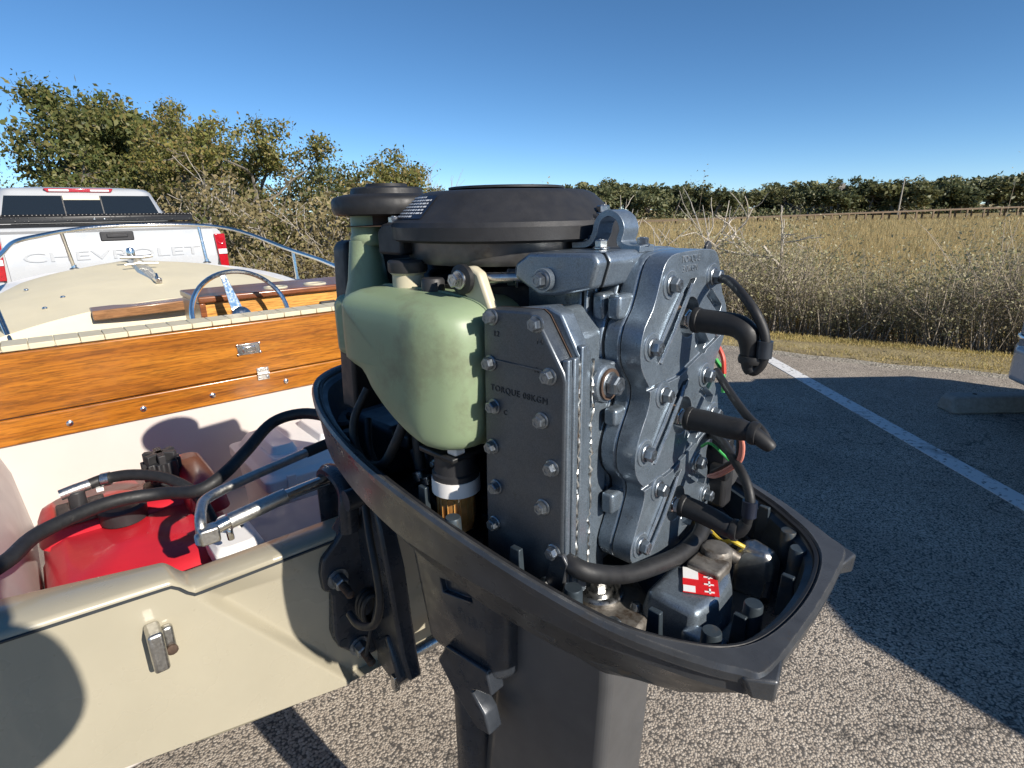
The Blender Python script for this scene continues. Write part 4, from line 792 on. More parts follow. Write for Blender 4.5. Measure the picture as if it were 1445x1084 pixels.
# pegs standing inside the rim
for x, y, z0, h_, kind in ((.104, -.022, 1.13, .064, 0), (.096, -.034, 1.12, .062, 1), (.105, .118, 1.13, .064, 0), (.114, .056, 1.13, .062, 1), (.090, -.094, 1.14, .056, 0), (.040, -.118, 1.15, .058, 1), (-.035, -.158, 1.17, .050, 0), (-.105, -.170, 1.19, .054, 1), (-.265, -.172, 1.20, .066, 1), (-.205, -.176, 1.19, .056, 0), (-.035, .190, 1.15, .080, 1), (.045, .166, 1.15, .060, 1), (.085, .142, 1.15, .050, 0)):
    b = mm()
    if kind: b.loft([[(x-.008*k, y-.004*k, z), (x+.008*k, y-.004*k, z), (x+.008*k, y+.004*k, z), (x-.008*k, y+.004*k, z)] for z, k in ((z0, 1.2), (z0+h_, .85))]); b.build('locating_tab', M['pan_in'], pan, .0012)
    else: b.lathe([(.0115, z0), (.0100, z0+h_-.002), (.009, z0+h_), (.0005, z0+h_)], (x, y, 0), n=16); b.build('locating_peg', M['pan_in'], pan)
# ---- castings lying in the pan
b = mm(); b.prism([(-.16, -.115), (-.03, -.118), (.005, -.085), (.0, -.035), (-.045, -.005), (-.16, -.005)], 1.112, 1.142, 'z'); b.build('mount_plate', M['grimy'], mot, .006, label='dirty alloy mounting plate in the pan')
mp = Vector((-.069, -.06, 1.142)); b = mm(); b.lathe([(.031, 0), (.031, .004), (.027, .007), (.024, .007), (.022, .004), (.016, .004), (.016, .009), (.0005, .009)], mp, n=28); q = b.build('mount_washer', M['zinc'], mot)
b = mm(); b.prism([(mp.x+.011*math.cos(R(60*k)), mp.y+.011*math.sin(R(60*k))) for k in range(6)], 1.150, 1.162, 'z'); b.build('mount_nut', M['zinc'], q, .0012)
b = mm(); b.lathe([(.010, 1.142), (.010, 1.146), (.006, 1.150), (.0005, 1.150)], (-.022, -.098, 0), n=12); b.build('pan_screw', M['bolt'], mot)
b = mm(); b.loft([[(x, y, z) for x, y in ((-.01, -.060), (.058, -.062), (.066, -.02), (.064, .028), (.046, .062), (-.012, .058))] for z in (1.11, 1.150)]+[[(x*.92+.003, y*.90, 1.176) for x, y in ((-.01, -.060), (.058, -.062), (.066, -.02), (.064, .028), (.046, .062), (-.012, .058))]]); rel = b.build('relay_cover', M['blue'], mot, .009, 3)
b = mm(); b.box((.010, .010, 1.170), (.052, .046, 1.187)); b.lathe([(.02, 1.165), (.02, 1.191), (.014, 1.195), (.0005, 1.195)], (.028, .055, 0), n=14); b.build('relay_bracket', M['grimy'], rel, .004)
lc = Vector((.036, -.004, 1.1775)); lrot = Matrix.Rotation(R(28), 4, 'Z')
b = MB(KT@Matrix.Translation(lc)@lrot); b.box((-.020, -.024, 0), (.020, .024, .0012)); lab = b.build('red_label', M['label_red'], rel, label='torn red and white label')
b = MB(KT@Matrix.Translation(lc)@lrot); b.box((-.0195, .002, .0012), (-.002, .0235, .0018)); b.box((-.0195, -.0235, .0012), (-.006, -.012, .0018))
for k in range(3):
    b.box((.004, -.020+k*.014, .0012), (.015, -.018+k*.014, .0018)); b.box((.009, -.022+k*.014, .0012), (.011, -.013+k*.014, .0018))
b.build('label_print', M['ink_white'], lab)
b = mm(); b.loft([[(x, y, z) for x, y in ((.038, .092), (.082, .098), (.088, .122), (.045, .138), (.030, .118))] for z in (1.112, 1.165)]+[[(x*.95+.003, y*.98+.002, 1.180) for x, y in ((.045, .098), (.075, .100), (.080, .120), (.048, .131), (.040, .118))]]); b.build('terminal_cover', M['alloy'], mot, .006, 3)
b = mm(); b.box((.045, -.070, 1.112), (.092, -.046, 1.158)); b.build('terminal_cover', M['blue'], mot, .008, 3)
b = mm(); b.lathe([(.034, 0), (.036, .006), (.03, .016), (.0005, .018)], (-.03, .165, 1.245), (.75, -.5, .2), 24); b.build('round_cap', M['black_plastic'], mot)
b = mm(); b.tube([(.015, .085, 1.15), (.02, .075, 1.17), (.035, .065, 1.185), (.05, .07, 1.178)], .008, 10, 4); b.build('bent_bracket', M['grimy'], mot)
# ---- driveshaft leg
LP_ = [(-.262, -.045), (-.235, -.067), (-.054, -.067), (-.045, -.058), (-.045, .048), (-.054, .057), (-.235, .057), (-.262, .035)]
def lring(z, da, ga=0.0, gs=0.0): return [(x+da+ga*(x+.045), y*(1+gs), z) for x, y in LP_]
b = mm(); b.loft([lring(1.062, 0), lring(1.0, 0), lring(.85, -.006, .06), lring(.60, -.014, .20, -.1), lring(.42, -.02, .30, -.2), lring(.36, -.02, .5, -.2)]); b.build('driveshaft_leg', M['leg'], mot, .005, 3, smooth=30)
b = mm(); b.loft([[(a*ga-.2, y*gs, .362) for a, y in ((-.2, -.01), (-.1, -.07), (.15, -.085), (.30, -.05), (.34, 0), (.30, .05), (.15, .085), (-.1, .07), (-.2, .01)) for ga, gs in ((1, 1),)], [(a-.2, y, .350) for a, y in ((-.2, -.01), (-.1, -.07), (.15, -.085), (.30, -.05), (.34, 0), (.30, .05), (.15, .085), (-.1, .07), (-.2, .01))]]); b.build('anti_ventilation_plate', M['leg'], mot)
b = mm(); b.lathe([(.001, -.22), (.03, -.20), (.05, -.12), (.055, 0), (.05, .12), (.045, .16), (.001, .17)], (-.2, 0, .20), (1, 0, 0), 24); b.loft([[(-.26, -.02, .36), (-.12, -.02, .36), (-.12, .02, .36), (-.26, .02, .36)], [(-.24, -.02, .22), (-.12, -.02, .22), (-.12, .02, .22), (-.24, .02, .22)]]); b.build('gearcase', M['leg'], mot)
b = mm(); b.loft([[(-.24, -.008, .16), (-.10, -.008, .16), (-.10, .008, .16), (-.24, .008, .16)], [(-.16, -.004, .03), (-.08, -.004, .03), (-.08, .004, .03), (-.16, .004, .03)]]); b.build('skeg', M['leg'], mot)
for k in range(3):
    t = R(120*k+20); rd_ = Vector((0, math.cos(t), math.sin(t))); tg_ = Vector((0, -math.sin(t), math.cos(t))); c_ = Vector((0.0, 0, .20)); b = mm()
    b.loft([[c_+rd_*r_-tg_*w_+Vector((-.03*s_, 0, 0)), c_+rd_*r_+Vector((0, 0, 0)), c_+rd_*r_+tg_*w_+Vector((.03*s_, 0, 0)), c_+rd_*r_+Vector((.006, 0, 0))] for r_, w_, s_ in ((.03, .02, 1), (.08, .055, 1), (.13, .05, .8), (.155, .01, .4))]); b.build('propeller_blade', M['bracket'], mot)
# ---- mid housing, lower mount arms, swivel tube
def oct_(a0, a1, s0, s1, z, c=.02): return [(a0+c, s0, z), (a1-c, s0, z), (a1, s0+c, z), (a1, s1-c, z), (a1-c, s1, z), (a0+c, s1, z), (a0, s1-c, z), (a0, s0+c, z)]
b = mm(); b.loft([oct_(-.375, -.225, -.095, .085, .915), oct_(-.385, -.205, -.105, .095, .935), oct_(-.41, -.20, -.108, .098, 1.08), oct_(-.45, -.19, -.112, .102, 1.16)]); mid = b.build('mid_housing', M['bracket'], mot, .008, 3)
cut(mid, [MB(KT).box((-.325, -.125, 1.048), (-.255, -.098, 1.072), Matrix.Rotation(R(-12), 3, 'Y'))])
mid.modifiers.new('bevel', 'BEVEL').width = .003
for sg in (-1, 1):
    b = mm(); b.prism([(-.340, .905), (-.318, .945), (-.225, .955), (-.215, .915), (-.245, .905), (-.262, .895), (-.232, .868), (-.222, .835), (-.252, .828), (-.300, .862)], sg*.098-.014, sg*.098+.014, 'y'); b.build('lower_mount_arm', M['bracket'], mot, .003)
b = mm(); b.box((-.31, -.07, .90), (-.25, .06, .955)); b.build('lower_mount', M['bracket'], mot, .01)
mm().lathe([(.001, .52), (.042, .53), (.046, .60), (.046, .82), (.040, .86), (.040, 1.15), (.001, 1.16)], (-.345, -.02, 0), n=24).build('swivel_tube', M['bracket'], mot)
# ---- clamp brackets on the transom (boat frame)
for sg, c0 in ((-1, -.01), (1, -.01)):
    def Y(s): return c0+(s-c0 if sg < 0 else c0-s)
    pl_ = [(-.165, 1.03), (-.190, 1.0), (-.216, .975), (-.222, .945), (-.220, .905), (-.206, .898), (-.212, .80), (-.206, .768), (-.155, .712), (-.095, .712), (-.09, .80), (-.10, .95), (-.12, 1.05)]
    b = be(); b.prism([(Y(s), z) for s, z in pl_], -.652, -.612, 'x'); cb = b.build('clamp_bracket', M['bracket'], mot, .006, 3)
    b = be(); rib = [(1.125, -.70, -.60, .012), (1.10, -.68, -.575, .016), (1.04, -.62, -.545, .024), (.95, -.62, -.525, .027), (.85, -.62, -.515, .026), (.76, -.62, -.505, .024), (.715, -.61, -.49, .020)]
    b.loft([[(a0, Y(-.118+.02*(1.1-z)-w_), z), (a1, Y(-.112+.02*(1.1-z)-w_*.7), z), (a1, Y(-.112+.02*(1.1-z)+w_*.7), z), (a0, Y(-.118+.02*(1.1-z)+w_), z)] for z, a0, a1, w_ in rib]); b.build('bracket_rib', M['bracket'], cb, .006, 3)
    b = be(); b.tube([(-.605, Y(-.160), 1.02), (-.604, Y(-.158), 1.06), (-.612, Y(-.152), 1.10), (-.66, Y(-.150), 1.115), (-.715, Y(-.150), 1.10), (-.725, Y(-.150), 1.02), (-.725, Y(-.150), .96)], .020, 10, 4, flat=.7); b.build('bracket_hook', M['bracket'], cb)
    for s_, z_ in ((-.192, .925), (-.165, .752)):
        c_ = Vector((-.612, Y(s_), z_)); b = be(); b.lathe([(.021, 0), (.021, .004), (.0005, .004)], c_, (1, 0, 0), 20); w_ = b.build('washer', M['bolt'], cb)
        b = be(); ax = Vector((1, -.0, -.10)).normalized(); b.lathe([(.0145, .004), (.0145, .024), (.012, .026), (.0005, .026)], c_, ax, 6); b.build('nut', M['bolt'], w_, .001)
        b = be(); pr = [(.0085, .024)]+[(.0085-.0012*(k % 2), .026+k*.0022) for k in range(16)]+[(.0005, .0625)]; b.lathe(pr, c_, ax, 14); b.build('stud', M['rust'], w_)
    for s_, z_ in ((-.20, .90), (-.19, .83), (-.195, .775)):
        b = be(); b.lathe([(.009, 0), (.009, .0008), (.0005, .0008)], (-.6118, Y(s_), z_), (1, 0, 0), 14); b.build('slot_hole', M['ink_black'], cb)
b = be(); b.tube([(-.585, -.17, 1.095), (-.585, .15, 1.095)], .020, 16); b.build('tilt_tube', M['bracket'], mot)
b = be(); b.tube([(-.545, -.125, .725), (-.545, .10, .725)], .012, 12); b.build('thrust_rod', M['zinc'], mot)
b = be(); b.tube([(-.545, -.125+.002*k, .725) for k in range(2)], .02, 12); b.box((-.53, -.14, .685), (-.515, -.128, .72)); b.build('cotter_clip', M['zinc'], mot, .002)
b = be(); b.prism([(-.60, .76), (-.545, .80), (-.505, .715), (-.52, .69), (-.60, .70)], -.135, -.10, 'y'); b.build('trim_lug', M['bracket'], mot, .006)
# cable bundle on the bracket and cable loop to the engine
b = be(); cc = Vector((-.585, -.150, .86))
for k in range(3):
    rings_ = [cc+Vector((.012*k, .020*math.cos(t), .032*math.sin(t))) for t in np.linspace(0, 2*math.pi, 17)]; b.tube(rings_, .0052, 8, caps=False)
b.build('cable_coil', M['rubber'], mot)
b = be(); b.tube([cc+Vector((.03, .012, .035)), cc+Vector((.034, .0, .0)), cc+Vector((.036, -.015, -.04)), cc+Vector((.036, -.028, -.085))], .0038, 8, 5); b.build('cable_tail', M['rubber'], mot)
mm().tube([(-.475, -.185, .965), (-.44, -.19, .965), (-.40, -.185, .985), (-.385, -.18, 1.03), (-.395, -.175, 1.08), (-.42, -.165, 1.12), (-.45, -.15, 1.16)], .0062, 10, 6).build('trim_cable', M['rubber'], mot)
# steering link rods
b = be(); b.tube([(-.685, -.395, 1.068), (-.70, -.30, 1.08), (-.70, -.18, 1.09), (-.70, -.13, 1.093)], .0115, 14); sr = b.build('steering_rod', M['chrome'], mot, label='polished steering cable rod')
b = be(); b.tube([(-.692, -.345, 1.0745), (-.699, -.24, 1.0865)], .0145, 14); b.build('rod_sleeve', M['alloy'], sr)
b = be(); b.lathe([(.0115, 0), (.0125, .004), (.0125, .018), (.0115, .022), (.0005, .022)], (-.685, -.392, 1.052), (0, 0, 1), 16); b.box((-.699, -.398, 1.052), (-.671, -.365, 1.082)); b.build('clevis', M['alloy'], sr, .005)
b = be(); b.tube([(-.685, -.392, 1.062), (-.70, -.388, 1.088), (-.735, -.378, 1.094), (-.765, -.365, 1.095), (-.785, -.33, 1.096), (-.80, -.27, 1.10), (-.82, -.16, 1.108), (-.835, -.08, 1.113)], .0098, 12, 5); b.build('link_arm', M['alloy'], mot)
b = be(); b.tube([(-.822, -.15, 1.109), (-.84, -.055, 1.114), (-.85, .02, 1.118)], .0118, 12); b.build('link_sleeve', M['rubber'], mot)
b = be(); b.tube([(-.70, -.155, 1.092), (-.70, -.14, 1.092), (-.70, -.135, 1.092), (-.70, -.105, 1.093), (-.70, -.10, 1.093), (-.68, -.03, 1.095)], [.013, .013, .020, .020, .016, .016], 14); b.build('rod_boot', M['rubber'], mot)

# ================================================================ powerhead
CS = .037
bolt_me = MB(); bolt_me.lathe([(.0105, 0), (.0105, .0016), (.0095, .0024), (.0005, .0024)], n=20)
bolt_me.loft([[(.0082*math.cos(R(60*k)), .0082*math.sin(R(60*k)), z) for k in range(6)] for z in (.0028, .0095)]+[[(.0070*math.cos(R(60*k)), .0070*math.sin(R(60*k)), .0108) for k in range(6)]]); 
bolt_me.lathe([(.0042, .0106), (.0042, .0114), (.0032, .0114), (.0032, .0109), (.0005, .0109)], n=14)
bolt_me = bolt_me.mesh('bolt', 30); bolt_me.materials.append(M['bolt'])
boltz_me = bolt_me.copy(); boltz_me.materials.clear(); boltz_me.materials.append(M['zinc'])
bc = [0]
def bolt(par, p, ax, sc_=1.0, me=None):
    q = Vector((0, 0, 1)).rotation_difference(Vector(ax)); bc[0] += 1
    return inst('bolt', me or bolt_me, par, KT@Matrix.Translation(p)@q.to_matrix().to_4x4()@Matrix.Rotation(bc[0]*1.3, 4, 'Z')@Matrix.Scale(sc_, 4))
AFT, PORT, STB = (1, 0, 0), (0, -1, 0), (0, 1, 0)
# core: crankcase and cylinder block
b = mm(); b.box((-.46, -.055, 1.13), (-.20, .13, 1.53)); b.build('crankcase', M['dark_metal'], mot, .02)
b = mm(); b.box((-.205, -.052, 1.15), (-.094, .132, 1.548)); blk = b.build('cylinder_block', M['blue'], mot, .01, 3)
for z_ in (1.24, 1.30, 1.36, 1.42, 1.48): mm().box((-.19, -.060, z_-.004), (-.100, .135, z_+.004)).build('block_rib', M['blue'], blk, .002)
# head outlines, lobed round the bolts
half = [(0, 1.556), (.040, 1.555), (.058, 1.550), (.068, 1.538), (.075, 1.520), (.084, 1.500), (.098, 1.484), (.104, 1.464), (.101, 1.442), (.090, 1.426), (.081, 1.414), (.079, 1.400), (.085, 1.384), (.097, 1.364), (.104, 1.342), (.101, 1.320), (.090, 1.305), (.081, 1.296), (.079, 1.282), (.085, 1.266), (.095, 1.244), (.104, 1.224), (.098, 1.204), (.070, 1.186), (.035, 1.180), (0, 1.178)]
hl = [Vector((CS-d, z)) for d, z in half]+[Vector((CS+d, z)) for d, z in reversed(half[1:-1])]
HL = smooth_closed(hl, 2)
def prism_ax(mb_, P, lo, hi): return mb_.prism([(p.x, p.y) for p in P], lo, hi, 'x')
b = mm(); prism_ax(b, inset(HL, -.0015), -.092, -.0705); b.build('block_flange', M['blue'], mot, .0035, 3)
b = mm(); prism_ax(b, inset(HL, .0008), -.0705, -.0685); b.build('head_gasket', M['ink_black'], mot)
b = mm(); prism_ax(b, HL, -.0685, -.0475); hd1 = b.build('cylinder_head', M['blue'], mot, .0035, 3)
b = mm(); prism_ax(b, inset(HL, .001), -.0475, -.0460); b.build('cover_gasket', M['ink_black'], mot)
b = mm(); prism_ax(b, HL, -.046, -.022); hc = b.build('head_cover', M['blue'], mot)
PZ = (1.479, 1.3595, 1.241); cuts = []
for pz in PZ:
    c_ = MB(KT); pts = [(CS+.001+.0235*math.cos(t), pz+.002+.0235*math.sin(t)) for t in np.linspace(0, 2*math.pi, 25)[:-1]]; c_.prism(pts, -.041, .01, 'x'); cuts.append(c_)
    c_ = MB(KT); c_.prism([(CS-.004, pz+.046), (CS+.010, pz+.046), (CS-.016, pz+.018), (CS-.040, pz-.016), (CS-.066, pz-.040), (CS-.072, pz-.030), (CS-.046, pz+.004), (CS-.026, pz+.026)], -.036, .01, 'x'); cuts.append(c_)
    c_ = MB(KT); c_.prism([(CS+.016, pz-.018), (CS+.034, pz-.012), (CS+.060, pz-.038), (CS+.048, pz-.050), (CS+.022, pz-.040)], -.037, .01, 'x'); cuts.append(c_)
    c_ = MB(KT); c_.prism([(CS+.040, pz+.022), (CS+.052, pz+.030), (CS+.086, pz+.006), (CS+.080, pz-.006)], -.033, .01, 'x'); cuts.append(c_)
for pz in PZ[:2]:
    c_ = MB(KT); c_.prism([(CS-.085, pz-.068), (CS-.085, pz-.063), (CS-.02, pz-.060), (CS+.09, pz-.028), (CS+.09, pz-.034), (CS-.018, pz-.066)], -.0265, .01, 'x'); cuts.append(c_)
cut(hc, cuts)
bv = hc.modifiers.new('bevel', 'BEVEL'); bv.width = .0022; bv.segments = 2; bv.limit_method = 'ANGLE'; bv.angle_limit = R(40)
for pz in PZ:                                   # raised ribs beside the channels
    b = mm(); b.tube([(-.0215, CS-.062, pz-.040), (-.0205, CS-.036, pz-.008), (-.0205, CS-.010, pz+.028), (-.0215, CS-.001, pz+.040)], .0022, 6); b.build('casting_rib', M['blue'], hc)
    b = mm(); b.tube([(-.0215, CS-.070, pz-.024), (-.0205, CS-.046, pz+.006), (-.0215, CS-.024, pz+.032)], .0022, 6); b.build('casting_rib', M['blue'], hc)
# bolt lugs running fore and aft along the head's port side
BOLTS = [(-.051, 1.523), (-.083, 1.461), (-.052, 1.401), (-.085, 1.341), (-.050, 1.284), (-.084, 1.223)]
for d, z in BOLTS:
    for sg in (1, -1):
        s_ = CS+d*sg
        b = mm(); b.lathe([(.0165, -.110), (.0168, -.0712), (.0162, -.0708), (.0162, -.047), (.0168, -.046), (.0168, -.023), (.0150, -.0205), (.0005, -.0205)], (0, s_, z), (1, 0, 0), 20); b.build('bolt_lug', M['blue'], hd1)
        bolt(hd1, (-.0205, s_, z), AFT, 1.0)
# side boss with large bolt, pads, flange details on the port side
b = mm(); b.lathe([(.020, -.115), (.022, -.075), (.022, -.050), (.0185, -.047), (.0005, -.047)], (0, -.086, 1.425), (1, 0, 0), 24); b.box((-.11, -.078, 1.412), (-.052, -.03, 1.445)); sb = b.build('side_boss', M['blue'], mot, .003); bolt(sb, (-.047, -.086, 1.425), AFT, 1.35)
b = mm(); b.lathe([(.017, -.0475), (.017, -.0445), (.0005, -.0445)], (0, -.086, 1.425), (1, 0, 0), 20); b.build('copper_washer', M['rust'], sb)
for z_, hgt in ((1.485, .030), (1.365, .024), (1.255, .03)):
    mm().box((-.088, -.062, z_), (-.073, -.035, z_+hgt)).build('side_pad', M['blue'], hd1, .004, 3); mm().box((-.066, -.066, z_+.004), (-.050, -.035, z_+hgt)).build('side_pad', M['blue'], hd1, .004, 3)
for a_ in (-.102, -.094): mm().box((a_-.0022, -.066, 1.19), (a_+.0022, -.05, 1.54)).build('flange_edge', M['blue'], blk, .001)
for z_ in (1.22, 1.31): mm().prism([(-.112, z_), (-.097, z_+.004), (-.094, z_+.05), (-.103, z_+.055)], -.075, -.052, 'y').build('web', M['blue'], blk, .002)
tx = text_mesh('TORQUE', .0105, .0006); tx.materials.append(M['blue']); inst('lettering', tx, hc, KT@Matrix(((0, 0, 1, -.0216), (1, 0, 0, CS-.008), (0, 1, 0, 1.5445), (0, 0, 0, 1))))
tx = text_mesh('3.0KGM', .0105, .0006); tx.materials.append(M['blue']); inst('lettering', tx, hc, KT@Matrix(((0, 0, 1, -.0216), (1, 0, 0, CS-.008), (0, 1, 0, 1.534), (0, 0, 0, 1))))
mm().prism([(.118, 1.536), (.132, 1.536), (.134, 1.556), (.127, 1.562), (.119, 1.556)], -.05, -.046, 'x').build('wire_tab', M['pan'], mot, .001)
# ---- exhaust cover on the port side
PLT = [(-.166, 1.498), (-.160, 1.502), (-.098, 1.505), (-.090, 1.500), (-.056, 1.449), (-.0535, 1.44), (-.0555, 1.18), (-.172, 1.15)]
b = mm(); b.prism(PLT, -.152, -.130, 'y'); ec = b.build('exhaust_cover', M['blue_shaded'], mot, .0028, 3)
b = mm(); b.prism([(x*1.0, z) for x, z in PLT], -.130, -.1285, 'y'); b.build('exhaust_gasket', M['rust'], mot)
b = mm(); b.prism([(-.172, 1.496), (-.095, 1.508), (-.078, 1.502), (-.0545, 1.462), (-.0535, 1.18), (-.178, 1.15)], -.1285, -.107, 'y'); b.build('exhaust_plate', M['blue'], mot, .0028, 3)
b = mm(); b.prism([(-.172, 1.495), (-.095, 1.507), (-.062, 1.47), (-.0575, 1.18), (-.178, 1.15)], -.107, -.1055, 'y'); b.build('exhaust_gasket', M['rust'], mot)
b = mm(); b.prism([(-.178, 1.49), (-.10, 1.502), (-.073, 1.475), (-.068, 1.17), (-.178, 1.14)], -.1055, -.05, 'y'); b.build('exhaust_manifold', M['blue'], mot, .004)
for y0, y1 in ((-.149, -.142), (-.139, -.131), (-.127, -.118)):
    b = mm(); b.box((-.060, y0, 1.20), (-.0520, y1, 1.462 if y0 < -.13 else 1.472)); b.build('edge_rib', M['blue'], ec, .0018)
BZ_ = (1.494, 1.443, 1.394, 1.345, 1.2955, 1.2465)
for i, z_ in enumerate(BZ_):
    bolt(ec, (-.152-.004*(i % 2), -.152, z_), PORT, .86); bolt(ec, ((-.089, -.073, -.083, -.069, -.081, -.066)[i], -.152, z_), PORT, .86)
bolt(ec, (-.075, -.152, 1.200), PORT, .98, boltz_me)
b = mm(); b.tube([(-.165, -.1526, 1.448), (-.070, -.1526, 1.447)], .0012, 6); b.build('casting_seam', M['blue_shaded'], ec)
srg = np.random.default_rng(9)
for y_ in (-.1292, -.1063):
    zz = np.linspace(1.19, 1.455, 70); b = mm(); b.tube([(-.0535+srg.normal()*.0006, y_+srg.normal()*.0009, z_) for z_ in zz], [max(.0005, srg.normal(.0013, .0007)) for _ in zz], 6); b.build('sealant_bead', M['alloy'], ec)
def port_text(s, size, a, z, mat='ink_black', sp=1.15):
    me = text_mesh(s, size, .0003, spacing=sp); me.materials.append(M[mat])
    return inst('lettering', me, ec, KT@Matrix(((1, 0, 0, a), (0, 0, -1, -.1524), (0, 1, 0, z), (0, 0, 0, 1))))
port_text('TORQUE 08KGM', .0098, -.116, 1.4125); port_text('12', .0085, -.146, 1.474); port_text('14', .0085, -.086, 1.474); port_text('A', .008, -.090, 1.444); port_text('C', .008, -.135, 1.388)
# ---- thermostat cover and clamp rod
TH = [(-.170, 1.530), (-.168, 1.545), (-.148, 1.557), (-.062, 1.559), (-.056, 1.55), (-.064, 1.524), (-.110, 1.513), (-.134, 1.511)]
b = mm(); b.prism([p for p in TH], -.098, -.079, 'y'); th = b.build('thermostat_cover', M['blue'], mot, .004, 3)
b = mm(); b.prism([(x*.99, z) for x, z in TH], -.079, -.0775, 'y'); b.build('thermostat_gasket', M['ink_black'], th)
b = mm(); b.prism(TH, -.0775, .03, 'y'); b.build('thermostat_housing', M['blue'], mot, .004, 3)
b = mm(); b.lathe([(.0125, 0), (.0125, .018), (.0005, .018)], (-.122, -.088, 1.530), (0, -1, 0), 18); b.build('bolt_boss', M['blue'], th); bolt(th, (-.122, -.106, 1.530), PORT, .95); bolt(th, (-.176, -.085, 1.528), (-.75, -.66, 0), 1.15); bolt(th, (-.10, -.03, 1.559), (0, 0, 1), .9, boltz_me)
# ---- lifting hook
b = mm(); hk = [(-.150, 1.561), (-.128, 1.563), (-.119, 1.573), (-.114, 1.589), (-.101, 1.597), (-.088, 1.592), (-.082, 1.580), (-.085, 1.566), (-.075, 1.560), (-.058, 1.559)]
pth = catmull([Vector((x, 0, z)) for x, z in hk], 5); rr = []
for i, p in enumerate(pth):
    t = (pth[min(i+1, len(pth)-1)]-pth[max(i-1, 0)]).normalized(); n_ = Vector((-t.z, 0, t.x))*.0035; rr.append([p+n_+Vector((0, -.018, 0)), p+n_+Vector((0, .012, 0)), p-n_+Vector((0, .012, 0)), p-n_+Vector((0, -.018, 0))])
b.loft(rr); lh = b.build('lifting_hook', M['blue'], mot, .0012)
bolt(lh, (-.140, -.003, 1.564), (0, 0, 1), .8); bolt(lh, (-.064, -.003, 1.562), (0, 0, 1), .8)
# ---- flywheel and its cover
FC = (-.291, .019, -.0065)
b = mm(); b.lathe([(.08, 1.535), (.132, 1.538), (.136, 1.545), (.136, 1.571), (.10, 1.573)], (FC[0], FC[1], 0), n=48); b.build('flywheel', M['flywheel'], mot)
b = mm(); b.lathe([(.06, 1.47), (.125, 1.475), (.125, 1.520), (.11, 1.530), (.05, 1.535)], FC, n=40); b.build('stator', M['dark_metal'], mot)
b = mm(); b.lathe([(.145, 1.576), (.152, 1.572), (.1580, 1.575), (.1590, 1.590), (.1560, 1.5955), (.151, 1.5985), (.119, 1.628), (.112, 1.6315), (.106, 1.6330), (.06, 1.6350), (.0005, 1.6360)], FC, n=72); cov = b.build('flywheel_cover', M['black_plastic'], mot, smooth=22)
b = mm(); b.lathe([(.0785, 1.636), (.0785, 1.6385), (.076, 1.639), (.07, 1.6385), (.0005, 1.6392)], FC, n=48); b.build('cover_crown', M['black_plastic'], cov)
b = mm(); b.loft([[(FC[0]+r_*math.cos(R(t)), FC[1]+r_*math.sin(R(t)), z) for r_, z in ((.135, 1.552), (.168, 1.552), (.167, 1.5905), (.135, 1.599))] for t in (-3, 5, 13)]); b.build('cover_lug', M['black_plastic'], cov, .004, 2); bolt(cov, (-.142, .033, 1.595), (0, 0, 1), 1.0, boltz_me)
b = mm(); b.prism([(-.398, 1.548), (-.345, 1.548), (-.345, 1.590), (-.385, 1.588), (-.398, 1.578)], -.122, -.095, 'y'); b.build('cover_lug', M['black_plastic'], cov, .004); bolt(cov, (-.376, -.108, 1.587), (0, 0, 1), .9, boltz_me)
# printed label on the port side of the cone: curved patch following it
def cone_pt(t, v, lift): r_ = .156+(.120-.156)*v; z_ = 1.5994+(1.6273-1.5994)*v; r_ = .150+(.120-.150)*v; return Vector((FC[0]+r_*math.cos(t), FC[1]+r_*math.sin(t), z_+FC[2]))+Vector((math.cos(t)*.61, math.sin(t)*.61, .79))*lift
T0, T1 = R(-130), R(-90)
b = mm(); b.grid([[cone_pt(T0+(T1-T0)*i/16, v, .0007) for v in (0.02, .35, .65, .98)] for i in range(17)]); lb = b.build('warning_label', M['label_navy'], cov, label='dark label with white print on the cover')
lr = np.random.default_rng(3); b = mm()
for k, v in enumerate(np.linspace(.90, .10, 7)):
    t = T0+.05
    while t < T1-.05-(.12 if k in (0, 6) else 0):
        dt = lr.uniform(.015, .06); b.grid([[cone_pt(tt_, v+dv, .0012) for dv in (-.032, .032)] for tt_ in np.linspace(t, min(t+dt, T1-.03), 3)]); t += dt+.014
b.build('label_print', M['ink_white'], lb)
# ---- oil tank with necks and caps
TO = [(-.374, 1.5095), (-.33, 1.5095), (-.25, 1.508), (-.195, 1.500), (-.176, 1.478), (-.172, 1.43), (-.173, 1.38), (-.180, 1.345), (-.200, 1.330), (-.235, 1.329), (-.270, 1.338), (-.305, 1.356), (-.336, 1.380), (-.352, 1.399), (-.376, 1.406), (-.393, 1.416), (-.396, 1.45), (-.394, 1.492), (-.388, 1.504)]
TP = smooth_closed(TO, 4); RG = [(s_, [Vector((q.x-1.7*d_*(lambda w_: w_*w_*(3-2*w_))(max(0, min(1, (p.x+.26)/.085))), q.y)) for p, q in zip(TP, inset(TP, d_))]) for s_, d_ in ((-.055, .02), (-.065, .007), (-.075, 0), (-.145, 0), (-.166, .0015), (-.181, .005), (-.191, .010), (-.1965, .0165))]
cen = Vector((-.275, 1.425))
for s_, f_ in ((-.1985, .08), (-.2005, .25), (-.2015, .5), (-.202, .8)): RG.append((s_, [p+(cen-p)*f_ for p in RG[7][1]]))
rings = [[(p.x, s_, p.y) for p in P_] for s_, P_ in RG]
b = mm(); b.loft(rings); ot = b.build('oil_tank', M['tank_green'], mot, smooth=70, label='pale green translucent oil tank')
b = mm(); sm_ = inset(TP, -.0004); b.tube([(p.x, -.128, p.y) for p in sm_]+[(sm_[0].x, -.128, sm_[0].y)], .0016, 6, caps=False); b.build('mould_seam', M['tank_green'], ot)
